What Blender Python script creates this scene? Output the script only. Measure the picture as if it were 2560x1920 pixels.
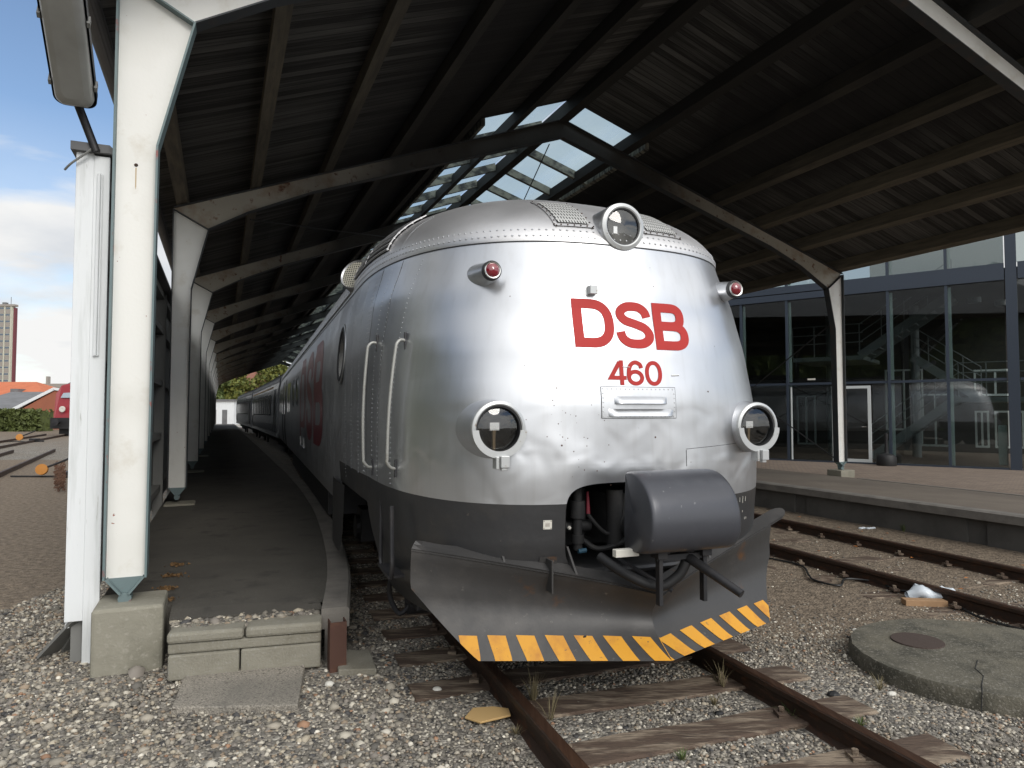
import bpy, math, random
import numpy as np
from mathutils import Vector, Matrix, noise as mnoise
random.seed(7); rng = np.random.default_rng(7)
R_ = math.radians
for o in list(bpy.data.objects): bpy.data.objects.remove(o)
SC = bpy.context.scene; COL = SC.collection
# ------------------------------------------------------------------ camera
CAMH = 1.75
cam = bpy.data.cameras.new('camera'); cam.sensor_width = 36; cam.lens = 36*1707/2560
cam.clip_start = .05; cam.clip_end = 3000
co = bpy.data.objects.new('camera', cam); COL.objects.link(co)
co.location = (0, 0, CAMH); co.rotation_euler = (R_(90)+math.atan(.0414), 0, 0); SC.camera = co
# ------------------------------------------------------------------ light
SUN_EL, SUN_AZ = R_(34), (0.55, -0.83)          # direction towards the sun, behind the camera to the right
sd = Vector((SUN_AZ[0], SUN_AZ[1], 0)).normalized()*math.cos(SUN_EL) + Vector((0, 0, math.sin(SUN_EL)))
sl = bpy.data.lights.new('sun', 'SUN'); sl.energy = 1.4; sl.angle = R_(22); sl.color = (1, .96, .9)
so = bpy.data.objects.new('sun', sl); COL.objects.link(so); so.location = (0, 0, 30)
so.rotation_euler = sd.to_track_quat('Z', 'Y').to_euler()
W = bpy.data.worlds.new('World'); SC.world = W; W.use_nodes = True
nt = W.node_tree; N = nt.nodes; L = nt.links; N.clear()
out = N.new('ShaderNodeOutputWorld'); sky = N.new('ShaderNodeTexSky'); sky.sky_type = 'NISHITA'
sky.sun_disc = False; sky.sun_elevation = SUN_EL; sky.sun_rotation = math.atan2(sd.x, sd.y); sky.air_density = 1.0; sky.dust_density = .3; sky.ozone_density = 2.0
b1 = N.new('ShaderNodeBackground'); b1.inputs[1].default_value = .15; hs = N.new('ShaderNodeHueSaturation'); hs.inputs['Saturation'].default_value = 1.0; L.new(sky.outputs[0], hs.inputs['Color']); L.new(hs.outputs[0], b1.inputs[0])
tc = N.new('ShaderNodeTexCoord')
sep = N.new('ShaderNodeSeparateXYZ'); L.new(tc.outputs['Generated'], sep.inputs[0])
def wmath(op, a, b=None, c=None):
    n = N.new('ShaderNodeMath'); n.operation = op
    for i, v in enumerate((a, b, c)):
        if v is None: continue
        if isinstance(v, (int, float)): n.inputs[i].default_value = v
        else: L.new(v, n.inputs[i])
    return n.outputs[0]
# clouds lie on a layer overhead: project the direction onto it so that they flatten to the horizon
den = wmath('ADD', wmath('MAXIMUM', sep.outputs[2], 0.0), .22)
comb = N.new('ShaderNodeCombineXYZ')
L.new(wmath('DIVIDE', sep.outputs[0], den), comb.inputs[0]); L.new(wmath('DIVIDE', sep.outputs[1], den), comb.inputs[1])
mp = N.new('ShaderNodeMapping'); mp.inputs['Location'].default_value = (9.9, -7.7, 6.0); L.new(comb.outputs[0], mp.inputs[0])
nz = N.new('ShaderNodeTexNoise'); nz.inputs['Scale'].default_value = .75; nz.inputs['Detail'].default_value = 9
nz.inputs['Roughness'].default_value = .55; nz.inputs['Distortion'].default_value = .35; L.new(mp.outputs[0], nz.inputs['Vector'])
rp = N.new('ShaderNodeValToRGB'); rp.color_ramp.elements[0].position = .41; rp.color_ramp.elements[1].position = .52
L.new(nz.outputs['Fac'], rp.inputs[0])
# more cloud near the horizon
mask = wmath('MINIMUM', wmath('ADD', rp.outputs[0], wmath('MAXIMUM', wmath('MULTIPLY', wmath('SUBTRACT', .36, sep.outputs[2]), 2.2), 0.0)), 1.0)
mask = wmath('MAXIMUM', mask, .01)
nz2 = N.new('ShaderNodeTexNoise'); nz2.inputs['Scale'].default_value = 1.6; nz2.inputs['Detail'].default_value = 8; L.new(mp.outputs[0], nz2.inputs['Vector'])
rp2 = N.new('ShaderNodeValToRGB'); e = rp2.color_ramp.elements
e[0].position = .36; e[0].color = (.76, .79, .83, 1); e[1].position = .52; e[1].color = (.98, .98, .97, 1)
L.new(nz2.outputs['Fac'], rp2.inputs[0])
dot = N.new('ShaderNodeVectorMath'); dot.operation = 'DOT_PRODUCT'; L.new(tc.outputs['Generated'], dot.inputs[0]); dot.inputs[1].default_value = tuple(sd)
glow = wmath('MULTIPLY', wmath('POWER', wmath('MAXIMUM', dot.outputs['Value'], 0.0), 2.5), 1.25)
b2 = N.new('ShaderNodeBackground'); L.new(rp2.outputs[0], b2.inputs[0]); L.new(wmath('ADD', glow, .95), b2.inputs[1])
mx = N.new('ShaderNodeMixShader'); L.new(mask, mx.inputs[0]); L.new(b1.outputs[0], mx.inputs[1]); L.new(b2.outputs[0], mx.inputs[2])
L.new(mx.outputs[0], out.inputs[0])
SC.view_settings.view_transform = 'Standard'; SC.view_settings.look = 'None'; SC.view_settings.exposure = 0.0; SC.view_settings.gamma = 1
SC.cycles.use_denoising = True; SC.cycles.max_bounces = 8; SC.cycles.transparent_max_bounces = 12

# ------------------------------------------------------------------ materials
def mat(name, col, rough=.6, metal=0., spec=.5, n1=None, bump=None, coat=0, **kw):
    """n1: list of (scale, detail, ramp lo, ramp hi, colour) noise overlays; bump: list of (scale, strength, distance, detail)"""
    m = bpy.data.materials.new(name); m.use_nodes = True; t = m.node_tree; n = t.nodes; l = t.links
    b = n['Principled BSDF']; b.inputs['Roughness'].default_value = rough; b.inputs['Metallic'].default_value = metal
    b.inputs['Specular IOR Level'].default_value = spec; b.inputs['Coat Weight'].default_value = coat
    tcn = n.new('ShaderNodeTexCoord'); vec = tcn.outputs['Object']
    if kw.get('world'): vec = n.new('ShaderNodeNewGeometry').outputs['Position']
    if 'stretch' in kw:
        mpn = n.new('ShaderNodeMapping'); mpn.inputs['Scale'].default_value = kw['stretch']; l.new(vec, mpn.inputs[0]); vec = mpn.outputs[0]
    rgb = n.new('ShaderNodeRGB'); rgb.outputs[0].default_value = (*col, 1); cur = rgb.outputs[0]
    for (s, d, lo, hi, c) in (n1 or []):
        nn = n.new('ShaderNodeTexNoise'); nn.inputs['Scale'].default_value = s; nn.inputs['Detail'].default_value = d; nn.inputs['Roughness'].default_value = .62
        l.new(vec, nn.inputs['Vector'])
        r = n.new('ShaderNodeMapRange'); r.inputs[1].default_value = lo; r.inputs[2].default_value = hi; l.new(nn.outputs['Fac'], r.inputs[0])
        x = n.new('ShaderNodeMixRGB'); l.new(r.outputs[0], x.inputs[0]); l.new(cur, x.inputs[1]); x.inputs[2].default_value = (*c, 1); cur = x.outputs[0]
    l.new(cur, b.inputs['Base Color'])
    last = None
    for (s, st, di, d) in (bump or []):
        nn = n.new('ShaderNodeTexNoise'); nn.inputs['Scale'].default_value = s; nn.inputs['Detail'].default_value = d; l.new(vec, nn.inputs['Vector'])
        bb = n.new('ShaderNodeBump'); bb.inputs['Strength'].default_value = st; bb.inputs['Distance'].default_value = di
        l.new(nn.outputs['Fac'], bb.inputs['Height'])
        if last: l.new(last, bb.inputs['Normal'])
        last = bb.outputs[0]
    if last: l.new(last, b.inputs['Normal'])
    m['b'] = 1
    return m
def nodes_of(m): return m.node_tree.nodes, m.node_tree.links, m.node_tree.nodes['Principled BSDF']

M = {}
M['white'] = mat('white_paint', (.78, .77, .73), .5, n1=[(2.5, 8, .56, .80, (.56, .51, .42)), (1.3, 3, .45, .85, (.66, .65, .60)), (12, 3, .735, .75, (.28, .09, .05))], bump=[(40, .08, .01, 3)], world=True)
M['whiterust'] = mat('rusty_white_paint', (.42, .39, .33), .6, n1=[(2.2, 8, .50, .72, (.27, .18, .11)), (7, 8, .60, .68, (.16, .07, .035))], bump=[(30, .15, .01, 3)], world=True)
M['teal'] = mat('flange_paint', (.15, .205, .21), .55, n1=[(6, 5, .63, .68, (.33, .05, .03)), (3, 4, .4, .8, (.11, .15, .155))])
M['tealshade'] = mat('shaded_flange_paint', (.035, .04, .045), .6, n1=[(6, 5, .5, .8, (.07, .05, .04))])  # flange paint darkened to stand for the shade under the roof
M['boardwhite'] = mat('white_boards', (.76, .78, .79), .5, n1=[(3, 6, .52, .75, (.56, .58, .57)), (11, 5, .66, .76, (.35, .34, .31))], stretch=(4, 4, .3), bump=[(30, .12, .01, 3)])
M['greywood'] = mat('grey_painted_wood', (.20, .20, .19), .7, n1=[(5, 6, .45, .7, (.18, .18, .17))], stretch=(3, 3, .5))
M['concrete'] = mat('concrete', (.27, .255, .205), .9, n1=[(3, 8, .45, .7, (.19, .18, .14)), (30, 6, .55, .75, (.34, .32, .27))], bump=[(60, .35, .01, 6), (6, .2, .02, 4)])
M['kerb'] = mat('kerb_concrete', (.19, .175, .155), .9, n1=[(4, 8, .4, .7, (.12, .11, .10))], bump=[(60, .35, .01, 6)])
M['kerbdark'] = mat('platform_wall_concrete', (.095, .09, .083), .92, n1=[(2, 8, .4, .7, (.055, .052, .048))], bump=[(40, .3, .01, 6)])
M['slab'] = mat('paving_slab', (.25, .235, .19), .9, n1=[(3, 8, .42, .7, (.16, .145, .11)), (60, 4, .55, .7, (.28, .27, .24))], bump=[(70, .5, .01, 6)])
M['exposed'] = mat('pebble_concrete', (.22, .20, .17), .9, n1=[(90, 3, .42, .62, (.42, .38, .32)), (50, 3, .56, .66, (.10, .085, .07)), (2, 3, .4, .8, (.17, .16, .14))], bump=[(110, .9, .01, 3)])
M['asphalt'] = mat('asphalt', (.082, .075, .063), .92, n1=[(150, 2, .60, .72, (.24, .23, .21)), (1.2, 6, .4, .7, (.062, .057, .049)), (3.5, 8, .56, .66, (.05, .046, .04))], bump=[(160, .6, .006, 3)])
M['asphaltbrown'] = mat('platform_asphalt', (.165, .135, .105), .9, n1=[(160, 2, .55, .7, (.27, .25, .22)), (.8, 6, .4, .7, (.12, .097, .078))], bump=[(160, .4, .006, 3)])
M['wood'] = mat('purlin_timber', (.145, .125, .09), .8, n1=[(2.5, 7, .42, .68, (.08, .07, .055))], stretch=(6, .6, 6), bump=[(14, .3, .01, 6)])
M['barwood'] = mat('weathered_timber', (.24, .235, .19), .85, n1=[(3, 8, .44, .60, (.045, .044, .042))], stretch=(1.2, 4, 2), bump=[(14, .3, .01, 6)])
M['sleeper'] = mat('sleeper_timber', (.090, .060, .042), .85, n1=[(1.6, 7, .48, .60, (.26, .205, .15)), (6, 6, .5, .75, (.04, .028, .022))], stretch=(1.5, 9, 9), bump=[(9, .6, .02, 7)])
M['rail'] = mat('rusty_rail', (.045, .028, .020), .62, .35, n1=[(5, 7, .5, .75, (.12, .05, .025))], stretch=(6, 1, 6), bump=[(40, .3, .006, 5)])
M['railtop'] = mat('rail_head_steel', (.11, .06, .04), .42, .75, n1=[(4, 7, .45, .75, (.20, .115, .075))], stretch=(20, .6, 6))
M['darksteel'] = mat('dark_steel', (.03, .03, .033), .5, .4, n1=[(7, 6, .5, .8, (.055, .05, .048))])
M['black'] = mat('black_rubber', (.012, .012, .013), .6)
M['void'] = mat('dark_machinery', (.016, .016, .017), .7, n1=[(9, 5, .5, .8, (.04, .038, .036))])
M['rustpost'] = mat('rusty_post_steel', (.085, .04, .028), .7, .2, n1=[(6, 7, .5, .7, (.15, .07, .04))])
M['chrome'] = mat('bright_metal', (.72, .72, .70), .22, .95)
M['white_metal'] = mat('worn_white_metal', (.50, .51, .51), .38, .5, n1=[(30, 5, .62, .72, (.30, .25, .2))])
M['red'] = mat('red_lettering', (.43, .030, .026), .55, 0, .25, n1=[(3, 5, .4, .8, (.38, .03, .026))])
M['redfaded'] = mat('faded_red_lettering', (.26, .035, .05), .30, .3, n1=[(2, 5, .45, .8, (.20, .03, .045))])
M['yellow'] = mat('yellow_paint', (.62, .29, .018), .55, n1=[(6, 7, .5, .72, (.44, .18, .02)), (35, 6, .64, .72, (.10, .07, .05))])
M['redglass'] = mat('red_lens', (.20, .005, .015), .06, 0, .8, coat=1)
M['offwhite'] = mat('offwhite_plate', (.62, .60, .54), .5)
M['seal'] = mat('rubber_seal', (.02, .02, .022), .5)
M['orange'] = mat('orange_disc', (.44, .18, .03), .7)
M['brickwall'] = mat('brick_wall', (.33, .115, .065), .9, n1=[(.8, 4, .4, .7, (.28, .10, .06))])
M['rooftile'] = mat('orange_roof_tile', (.52, .16, .075), .85, n1=[(1, 4, .4, .7, (.44, .13, .06))])
M['greyroof'] = mat('grey_roof_sheet', (.17, .17, .175), .8, n1=[(1, 4, .4, .7, (.13, .13, .13))])
M['paleconc'] = mat('pale_facade', (.52, .51, .42), .8)
M['panelbrown'] = mat('taupe_facade_panel', (.30, .27, .24), .8)
M['darkred'] = mat('dark_red_gable', (.16, .045, .055), .8)
M['loco'] = mat('red_loco_paint', (.27, .022, .03), .4, 0, .5)
M['glassfar'] = mat('far_window_glass', (.10, .13, .17), .15, 0, .8)
M['leaf'] = mat('leaf_green', (.07, .11, .03), .7, n1=[(3, 3, .4, .65, (.15, .17, .045))])
M['leafy'] = mat('leaf_yellow_green', (.17, .17, .03), .7, n1=[(2, 3, .4, .65, (.07, .10, .025))])
M['leafhedge'] = mat('hedge_leaf', (.10, .125, .03), .7, n1=[(2, 3, .4, .65, (.06, .075, .02))])
M['bark'] = mat('bark', (.07, .055, .04), .9)
M['mullion'] = mat('blue_grey_mullion', (.030, .041, .060), .45, .0)
M['mullwhite'] = mat('pale_mullion_side', (.70, .80, .76), .5)
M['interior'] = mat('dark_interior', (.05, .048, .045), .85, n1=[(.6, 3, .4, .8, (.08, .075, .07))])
M['stair'] = mat('grey_stair_steel', (.30, .32, .32), .5)
M['paleframe'] = mat('pale_frame', (.80, .86, .84), .5)
M['cable'] = mat('black_cable', (.012, .012, .012), .5)
M['bag'] = mat('plastic_bag', (.70, .76, .82), .3, 0, .5)
M['bag'].node_tree.nodes['Principled BSDF'].inputs['Transmission Weight'].default_value = .15
M['card'] = mat('cardboard', (.50, .33, .14), .8)
M['woodblock'] = mat('cut_timber_block', (.36, .22, .12), .8, n1=[(9, 4, .4, .7, (.28, .17, .09))])
M['lampgrey'] = mat('grey_lamp_housing', (.035, .04, .05), .45)
M['coach'] = mat('coach_grey_paint', (.36, .375, .40), .25, .6, bump=[(2.5, .3, .02, 3)])
M['coachroof'] = mat('coach_roof', (.16, .16, .165), .45, .4)
M['winglass'] = mat('coach_window_glass', (.015, .018, .022), .08, 0, .8)
M['yellowband'] = mat('yellow_band', (.50, .26, .04), .5)
M['dirtmound'] = mat('rusty_leaf_dirt', (.10, .05, .03), .95, bump=[(30, .6, .03, 5)])

# silver skin: aluminium paint, dented in places
def silver(name, col, rough, dent, streak=.55):
    m = mat(name, col, rough, .88, .5, n1=[(1.4, 6, .5, .8, tuple(c*.9 for c in col))])
    n, l, b = nodes_of(m)
    tcn = n.new('ShaderNodeTexCoord')
    def nb(scale, st, dist, prev, stretch=(1, 1, 1), detail=2):
        mpn = n.new('ShaderNodeMapping'); mpn.inputs['Scale'].default_value = stretch; l.new(tcn.outputs['Object'], mpn.inputs[0])
        nn = n.new('ShaderNodeTexNoise'); nn.inputs['Scale'].default_value = scale; nn.inputs['Detail'].default_value = detail; l.new(mpn.outputs[0], nn.inputs['Vector'])
        bb = n.new('ShaderNodeBump'); bb.inputs['Strength'].default_value = st; bb.inputs['Distance'].default_value = dist
        l.new(nn.outputs['Fac'], bb.inputs['Height'])
        if prev: l.new(prev, bb.inputs['Normal'])
        return bb.outputs[0]
    a = nb(1.7, 1., dent, None, (1, .8, .7), 0)
    a = nb(4.5, .6, dent*.22, a, (1, 1, 1), 0)
    a = nb(120, .05, .001, a, (1, 1, 1), 1)
    # knocks in the lower half of the front
    sp = n.new('ShaderNodeSeparateXYZ'); l.new(tcn.outputs['Object'], sp.inputs[0]); mk = n.new('ShaderNodeMapRange'); mk.inputs[1].default_value = 1.95; mk.inputs[2].default_value = 1.45; l.new(sp.outputs[2], mk.inputs[0])
    dn = n.new('ShaderNodeTexNoise'); dn.inputs['Scale'].default_value = 4.2; dn.inputs['Detail'].default_value = 1; dn.inputs['Distortion'].default_value = .6; l.new(tcn.outputs['Object'], dn.inputs['Vector'])
    mu = n.new('ShaderNodeMath'); mu.operation = 'MULTIPLY'; l.new(mk.outputs[0], mu.inputs[0]); l.new(dn.outputs['Fac'], mu.inputs[1])
    db = n.new('ShaderNodeBump'); db.inputs['Strength'].default_value = .8; db.inputs['Distance'].default_value = dent*.38; l.new(mu.outputs[0], db.inputs['Height']); l.new(a, db.inputs['Normal']); a = db.outputs[0]
    # rain streaks and grime
    ms = n.new('ShaderNodeMapping'); ms.inputs['Scale'].default_value = (13, 13, .7); l.new(tcn.outputs['Object'], ms.inputs[0])
    sn = n.new('ShaderNodeTexNoise'); sn.inputs['Scale'].default_value = 1.6; sn.inputs['Detail'].default_value = 7; l.new(ms.outputs[0], sn.inputs['Vector'])
    mr2 = n.new('ShaderNodeMapRange'); mr2.inputs[1].default_value = .50; mr2.inputs[2].default_value = .80; mr2.inputs[4].default_value = streak; l.new(sn.outputs['Fac'], mr2.inputs[0])
    src = b.inputs['Base Color'].links[0].from_socket; xx = n.new('ShaderNodeMixRGB'); l.new(mr2.outputs[0], xx.inputs[0]); l.new(src, xx.inputs[1]); xx.inputs[2].default_value = (col[0]*.55, col[1]*.52, col[2]*.47, 1); l.new(xx.outputs[0], b.inputs['Base Color'])
    l.new(a, b.inputs['Normal'])
    rn = n.new('ShaderNodeTexNoise'); rn.inputs['Scale'].default_value = 3; rn.inputs['Detail'].default_value = 6; l.new(tcn.outputs['Object'], rn.inputs['Vector'])
    mr = n.new('ShaderNodeMapRange'); mr.inputs[3].default_value = rough*.8; mr.inputs[4].default_value = rough*1.3; l.new(rn.outputs['Fac'], mr.inputs[0]); l.new(mr.outputs[0], b.inputs['Roughness'])
    return m
M['silver'] = silver('silver_paint', (.58, .59, .61), .33, .045, .20)
M['silverroof'] = silver('silver_roof_paint', (.66, .65, .65), .42, .012, .12)
M['skirt'] = mat('dark_grey_skirt_paint', (.045, .045, .047), .40, .35, n1=[(2, 7, .5, .8, (.075, .068, .06)), (26, 6, .68, .76, (.16, .14, .12))], bump=[(4, .4, .02, 3), (60, .1, .004, 3)])
M['plow'] = mat('plough_grey_paint', (.055, .053, .052), .46, .3, n1=[(24, 6, .66, .74, (.13, .12, .11)), (2.2, 7, .5, .75, (.095, .088, .082)), (4, 7, .64, .74, (.13, .065, .03))], bump=[(3, .4, .02, 3), (60, .12, .004, 3)])
M['cover'] = mat('slate_blue_cover', (.056, .058, .068), .36, .25, n1=[(3, 6, .5, .8, (.09, .093, .102)), (22, 6, .66, .74, (.20, .20, .20))], bump=[(5, .25, .01, 3)])

# roof boarding: boards along the slope, darkened by sooting and painted roof shade
def board_mat():
    m = mat('roof_boarding', (.2, .2, .2), .85); n, l, b = nodes_of(m)
    tcn = n.new('ShaderNodeTexCoord'); sp = n.new('ShaderNodeSeparateXYZ'); l.new(tcn.outputs['Object'], sp.inputs[0])
    def mm(op, a, c=None):
        q = n.new('ShaderNodeMath'); q.operation = op
        for i, v in enumerate((a, c)):
            if v is None: continue
            if isinstance(v, (int, float)): q.inputs[i].default_value = v
            else: l.new(v, q.inputs[i])
        return q.outputs[0]
    bs = mm('DIVIDE', sp.outputs[1], .125); idx = mm('FLOOR', bs); fr = mm('FRACT', bs)
    gap = mm('LESS_THAN', mm('ABSOLUTE', mm('SUBTRACT', fr, .5)), .455)
    wn = n.new('ShaderNodeTexWhiteNoise'); wn.noise_dimensions = '1D'; l.new(idx, wn.inputs['W'])
    cmb = n.new('ShaderNodeCombineXYZ'); l.new(mm('MULTIPLY', sp.outputs[0], .45), cmb.inputs[0]); l.new(mm('MULTIPLY', bs, 1.1), cmb.inputs[1]); l.new(mm('MULTIPLY', idx, 3.7), cmb.inputs[2])
    st = n.new('ShaderNodeTexNoise'); st.inputs['Scale'].default_value = 2.2; st.inputs['Detail'].default_value = 7; st.inputs['Roughness'].default_value = .65; l.new(cmb.outputs[0], st.inputs['Vector'])
    r = n.new('ShaderNodeValToRGB'); e = r.color_ramp.elements; e[0].position = .33; e[0].color = (.022, .021, .02, 1); e[1].position = .66; e[1].color = (.13, .128, .12, 1)
    l.new(mm('ADD', mm('MULTIPLY', st.outputs['Fac'], .66), mm('MULTIPLY', wn.outputs[0], .24)), r.inputs[0])
    so_ = n.new('ShaderNodeTexNoise'); so_.inputs['Scale'].default_value = .35; so_.inputs['Detail'].default_value = 5; l.new(tcn.outputs['Object'], so_.inputs['Vector'])
    # diesel sooting mixed with painted roof shade, to both sides of the ridge
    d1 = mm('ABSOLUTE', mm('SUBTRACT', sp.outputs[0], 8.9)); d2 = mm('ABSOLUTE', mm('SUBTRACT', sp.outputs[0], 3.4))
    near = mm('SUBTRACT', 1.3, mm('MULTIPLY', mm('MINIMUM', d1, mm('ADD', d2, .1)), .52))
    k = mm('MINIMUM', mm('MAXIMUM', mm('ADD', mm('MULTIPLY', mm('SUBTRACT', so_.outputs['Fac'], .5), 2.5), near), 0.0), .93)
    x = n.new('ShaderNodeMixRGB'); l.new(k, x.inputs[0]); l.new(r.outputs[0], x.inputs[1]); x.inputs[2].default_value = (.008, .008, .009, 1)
    x2 = n.new('ShaderNodeMixRGB'); x2.blend_type = 'MULTIPLY'; x2.inputs[0].default_value = 1; l.new(x.outputs[0], x2.inputs[1])
    gg = n.new('ShaderNodeCombineXYZ'); g2 = mm('ADD', mm('MULTIPLY', gap, .75), .25)
    for i in range(3): l.new(g2, gg.inputs[i])
    l.new(gg.outputs[0], x2.inputs[2]); l.new(x2.outputs[0], b.inputs['Base Color'])
    bb = n.new('ShaderNodeBump'); bb.inputs['Distance'].default_value = .01; l.new(gap, bb.inputs['Height']); l.new(bb.outputs[0], b.inputs['Normal'])
    return m
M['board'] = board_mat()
def soot_shade(m, amount=.94, half=5.6):
    """diesel sooting plus painted roof shade on steel and timber, darkest near the ridge line"""
    n, l, b = nodes_of(m); src = b.inputs['Base Color'].links[0].from_socket; tcn = n.new('ShaderNodeTexCoord'); sp = n.new('ShaderNodeSeparateXYZ'); l.new(tcn.outputs['Object'], sp.inputs[0])
    a = n.new('ShaderNodeMath'); a.operation = 'SUBTRACT'; l.new(sp.outputs[0], a.inputs[0]); a.inputs[1].default_value = 5.6
    c = n.new('ShaderNodeMath'); c.operation = 'ABSOLUTE'; l.new(a.outputs[0], c.inputs[0])
    nn = n.new('ShaderNodeTexNoise'); nn.inputs['Scale'].default_value = .6; nn.inputs['Detail'].default_value = 5; l.new(tcn.outputs['Object'], nn.inputs['Vector'])
    d = n.new('ShaderNodeMath'); d.operation = 'MULTIPLY_ADD'; l.new(nn.outputs['Fac'], d.inputs[0]); d.inputs[1].default_value = 3.0; l.new(c.outputs[0], d.inputs[2])
    r = n.new('ShaderNodeMapRange'); r.inputs[1].default_value = half+1.6; r.inputs[2].default_value = half-1.4; r.inputs[3].default_value = 0; r.inputs[4].default_value = amount; l.new(d.outputs[0], r.inputs[0])
    x = n.new('ShaderNodeMixRGB'); l.new(r.outputs[0], x.inputs[0]); l.new(src, x.inputs[1]); x.inputs[2].default_value = (.010, .010, .010, 1); l.new(x.outputs[0], b.inputs['Base Color'])
soot_shade(M['whiterust']); soot_shade(M['wood'], .92)  # rafter and purlin colours hold both sooting and the roof's shade

# ground: grit and gravel, turning to brown earth towards the right-hand track
def ground_mat():
    m = mat('gravel_ground', (.2, .2, .2), .95); n, l, b = nodes_of(m)
    tcn = n.new('ShaderNodeTexCoord'); V = tcn.outputs['Object']
    def vor(s):
        v = n.new('ShaderNodeTexVoronoi'); v.inputs['Scale'].default_value = s; l.new(V, v.inputs['Vector']); return v
    def noi(s, d):
        v = n.new('ShaderNodeTexNoise'); v.inputs['Scale'].default_value = s; v.inputs['Detail'].default_value = d; l.new(V, v.inputs['Vector']); return v.outputs['Fac']
    v = vor(42); r = n.new('ShaderNodeValToRGB'); cr = r.color_ramp
    cr.elements[0].position = 0; cr.elements[0].color = (.05, .045, .04, 1); cr.elements[1].position = 1; cr.elements[1].color = (.46, .43, .37, 1)
    for p, c in ((.3, (.15, .138, .12, 1)), (.6, (.22, .20, .17, 1)), (.85, (.30, .275, .235, 1))):
        e = cr.elements.new(p); e.color = c
    spc = n.new('ShaderNodeSeparateColor'); l.new(v.outputs['Color'], spc.inputs[0]); l.new(spc.outputs[0], r.inputs[0])
    at = n.new('ShaderNodeAttribute'); at.attribute_name = 'earth'
    fi = noi(1.3, 6); mr = n.new('ShaderNodeMath'); mr.operation = 'MULTIPLY_ADD'; l.new(fi, mr.inputs[0]); mr.inputs[1].default_value = 1.6; mr.inputs[2].default_value = -.8
    ad = n.new('ShaderNodeMath'); ad.operation = 'ADD'; ad.use_clamp = True; l.new(mr.outputs[0], ad.inputs[0]); l.new(at.outputs['Fac'], ad.inputs[1])
    fe = noi(14, 8); re = n.new('ShaderNodeValToRGB'); re.color_ramp.elements[0].position = .35; re.color_ramp.elements[0].color = (.115, .088, .062, 1)
    re.color_ramp.elements[1].position = .68; re.color_ramp.elements[1].color = (.25, .195, .14, 1); l.new(fe, re.inputs[0])
    x = n.new('ShaderNodeMixRGB'); l.new(ad.outputs[0], x.inputs[0]); l.new(r.outputs[0], x.inputs[1]); l.new(re.outputs[0], x.inputs[2])
    l.new(x.outputs[0], b.inputs['Base Color'])
    bb = n.new('ShaderNodeBump'); bb.inputs['Strength'].default_value = .8; bb.inputs['Distance'].default_value = .02; bb.invert = True
    l.new(v.outputs['Distance'], bb.inputs['Height'])
    b3 = n.new('ShaderNodeBump'); b3.inputs['Strength'].default_value = .5; b3.inputs['Distance'].default_value = .06; l.new(noi(5, 6), b3.inputs['Height']); l.new(bb.outputs[0], b3.inputs['Normal'])
    l.new(b3.outputs[0], b.inputs['Normal'])
    return m
M['ground'] = ground_mat()
def stone_mat():
    m = mat('pebbles', (.3, .3, .3), .8); n, l, b = nodes_of(m)
    at = n.new('ShaderNodeAttribute'); at.attribute_name = 'tint'; l.new(at.outputs['Color'], b.inputs['Base Color'])
    return m
M['stone'] = stone_mat()
def brick_mat(name, c1, c2, mortar, scale, bw=.5, rh=.25, coord='Object', rot=(0, 0, 0)):
    m = mat(name, c1, .9); n, l, b = nodes_of(m)
    tcn = n.new('ShaderNodeTexCoord'); mpn = n.new('ShaderNodeMapping'); mpn.inputs['Rotation'].default_value = rot; l.new(tcn.outputs[coord], mpn.inputs[0])
    bt = n.new('ShaderNodeTexBrick'); bt.inputs['Color1'].default_value = (*c1, 1); bt.inputs['Color2'].default_value = (*c2, 1); bt.inputs['Mortar'].default_value = (*mortar, 1)
    bt.inputs['Scale'].default_value = scale; bt.inputs['Mortar Size'].default_value = .012; bt.inputs['Brick Width'].default_value = bw; bt.inputs['Row Height'].default_value = rh
    l.new(mpn.outputs[0], bt.inputs['Vector']); l.new(bt.outputs[0], b.inputs['Base Color'])
    return m
M['paver'] = brick_mat('brick_paving', (.25, .19, .145), (.17, .125, .095), (.12, .10, .085), 1.0, .22, .11, rot=(0, 0, R_(20)))
M['towerbrick'] = brick_mat('tower_brick', (.42, .20, .15), (.34, .15, .11), (.35, .28, .24), 1.0, .9, .45, rot=(R_(90), 0, 0))

def glass_mat(name, tint, rough, mixf, trans=(1, 1, 1)):
    m = bpy.data.materials.new(name); m.use_nodes = True; n = m.node_tree.nodes; l = m.node_tree.links; n.clear()
    o = n.new('ShaderNodeOutputMaterial'); t = n.new('ShaderNodeBsdfTransparent'); t.inputs[0].default_value = (*trans, 1)
    g = n.new('ShaderNodeBsdfGlossy'); g.inputs['Roughness'].default_value = rough; g.inputs[0].default_value = (*tint, 1)
    f = n.new('ShaderNodeLayerWeight'); f.inputs[0].default_value = .5; pw = n.new('ShaderNodeMath'); pw.operation = 'POWER'; pw.inputs[1].default_value = 4.0; l.new(f.outputs['Facing'], pw.inputs[0])
    a = n.new('ShaderNodeMath'); a.operation = 'MULTIPLY_ADD'; a.inputs[1].default_value = .8; a.inputs[2].default_value = mixf+.03; l.new(pw.outputs[0], a.inputs[0])
    x = n.new('ShaderNodeMixShader'); l.new(a.outputs[0], x.inputs[0]); l.new(t.outputs[0], x.inputs[1]); l.new(g.outputs[0], x.inputs[2]); l.new(x.outputs[0], o.inputs[0])
    return m
M['glass'] = glass_mat('facade_glass', (1, 1, 1), .02, .03, (.62, .66, .66))
M['lensglass'] = glass_mat('lens_glass', (1, 1, 1), .01, .04, (.85, .85, .85))
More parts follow.
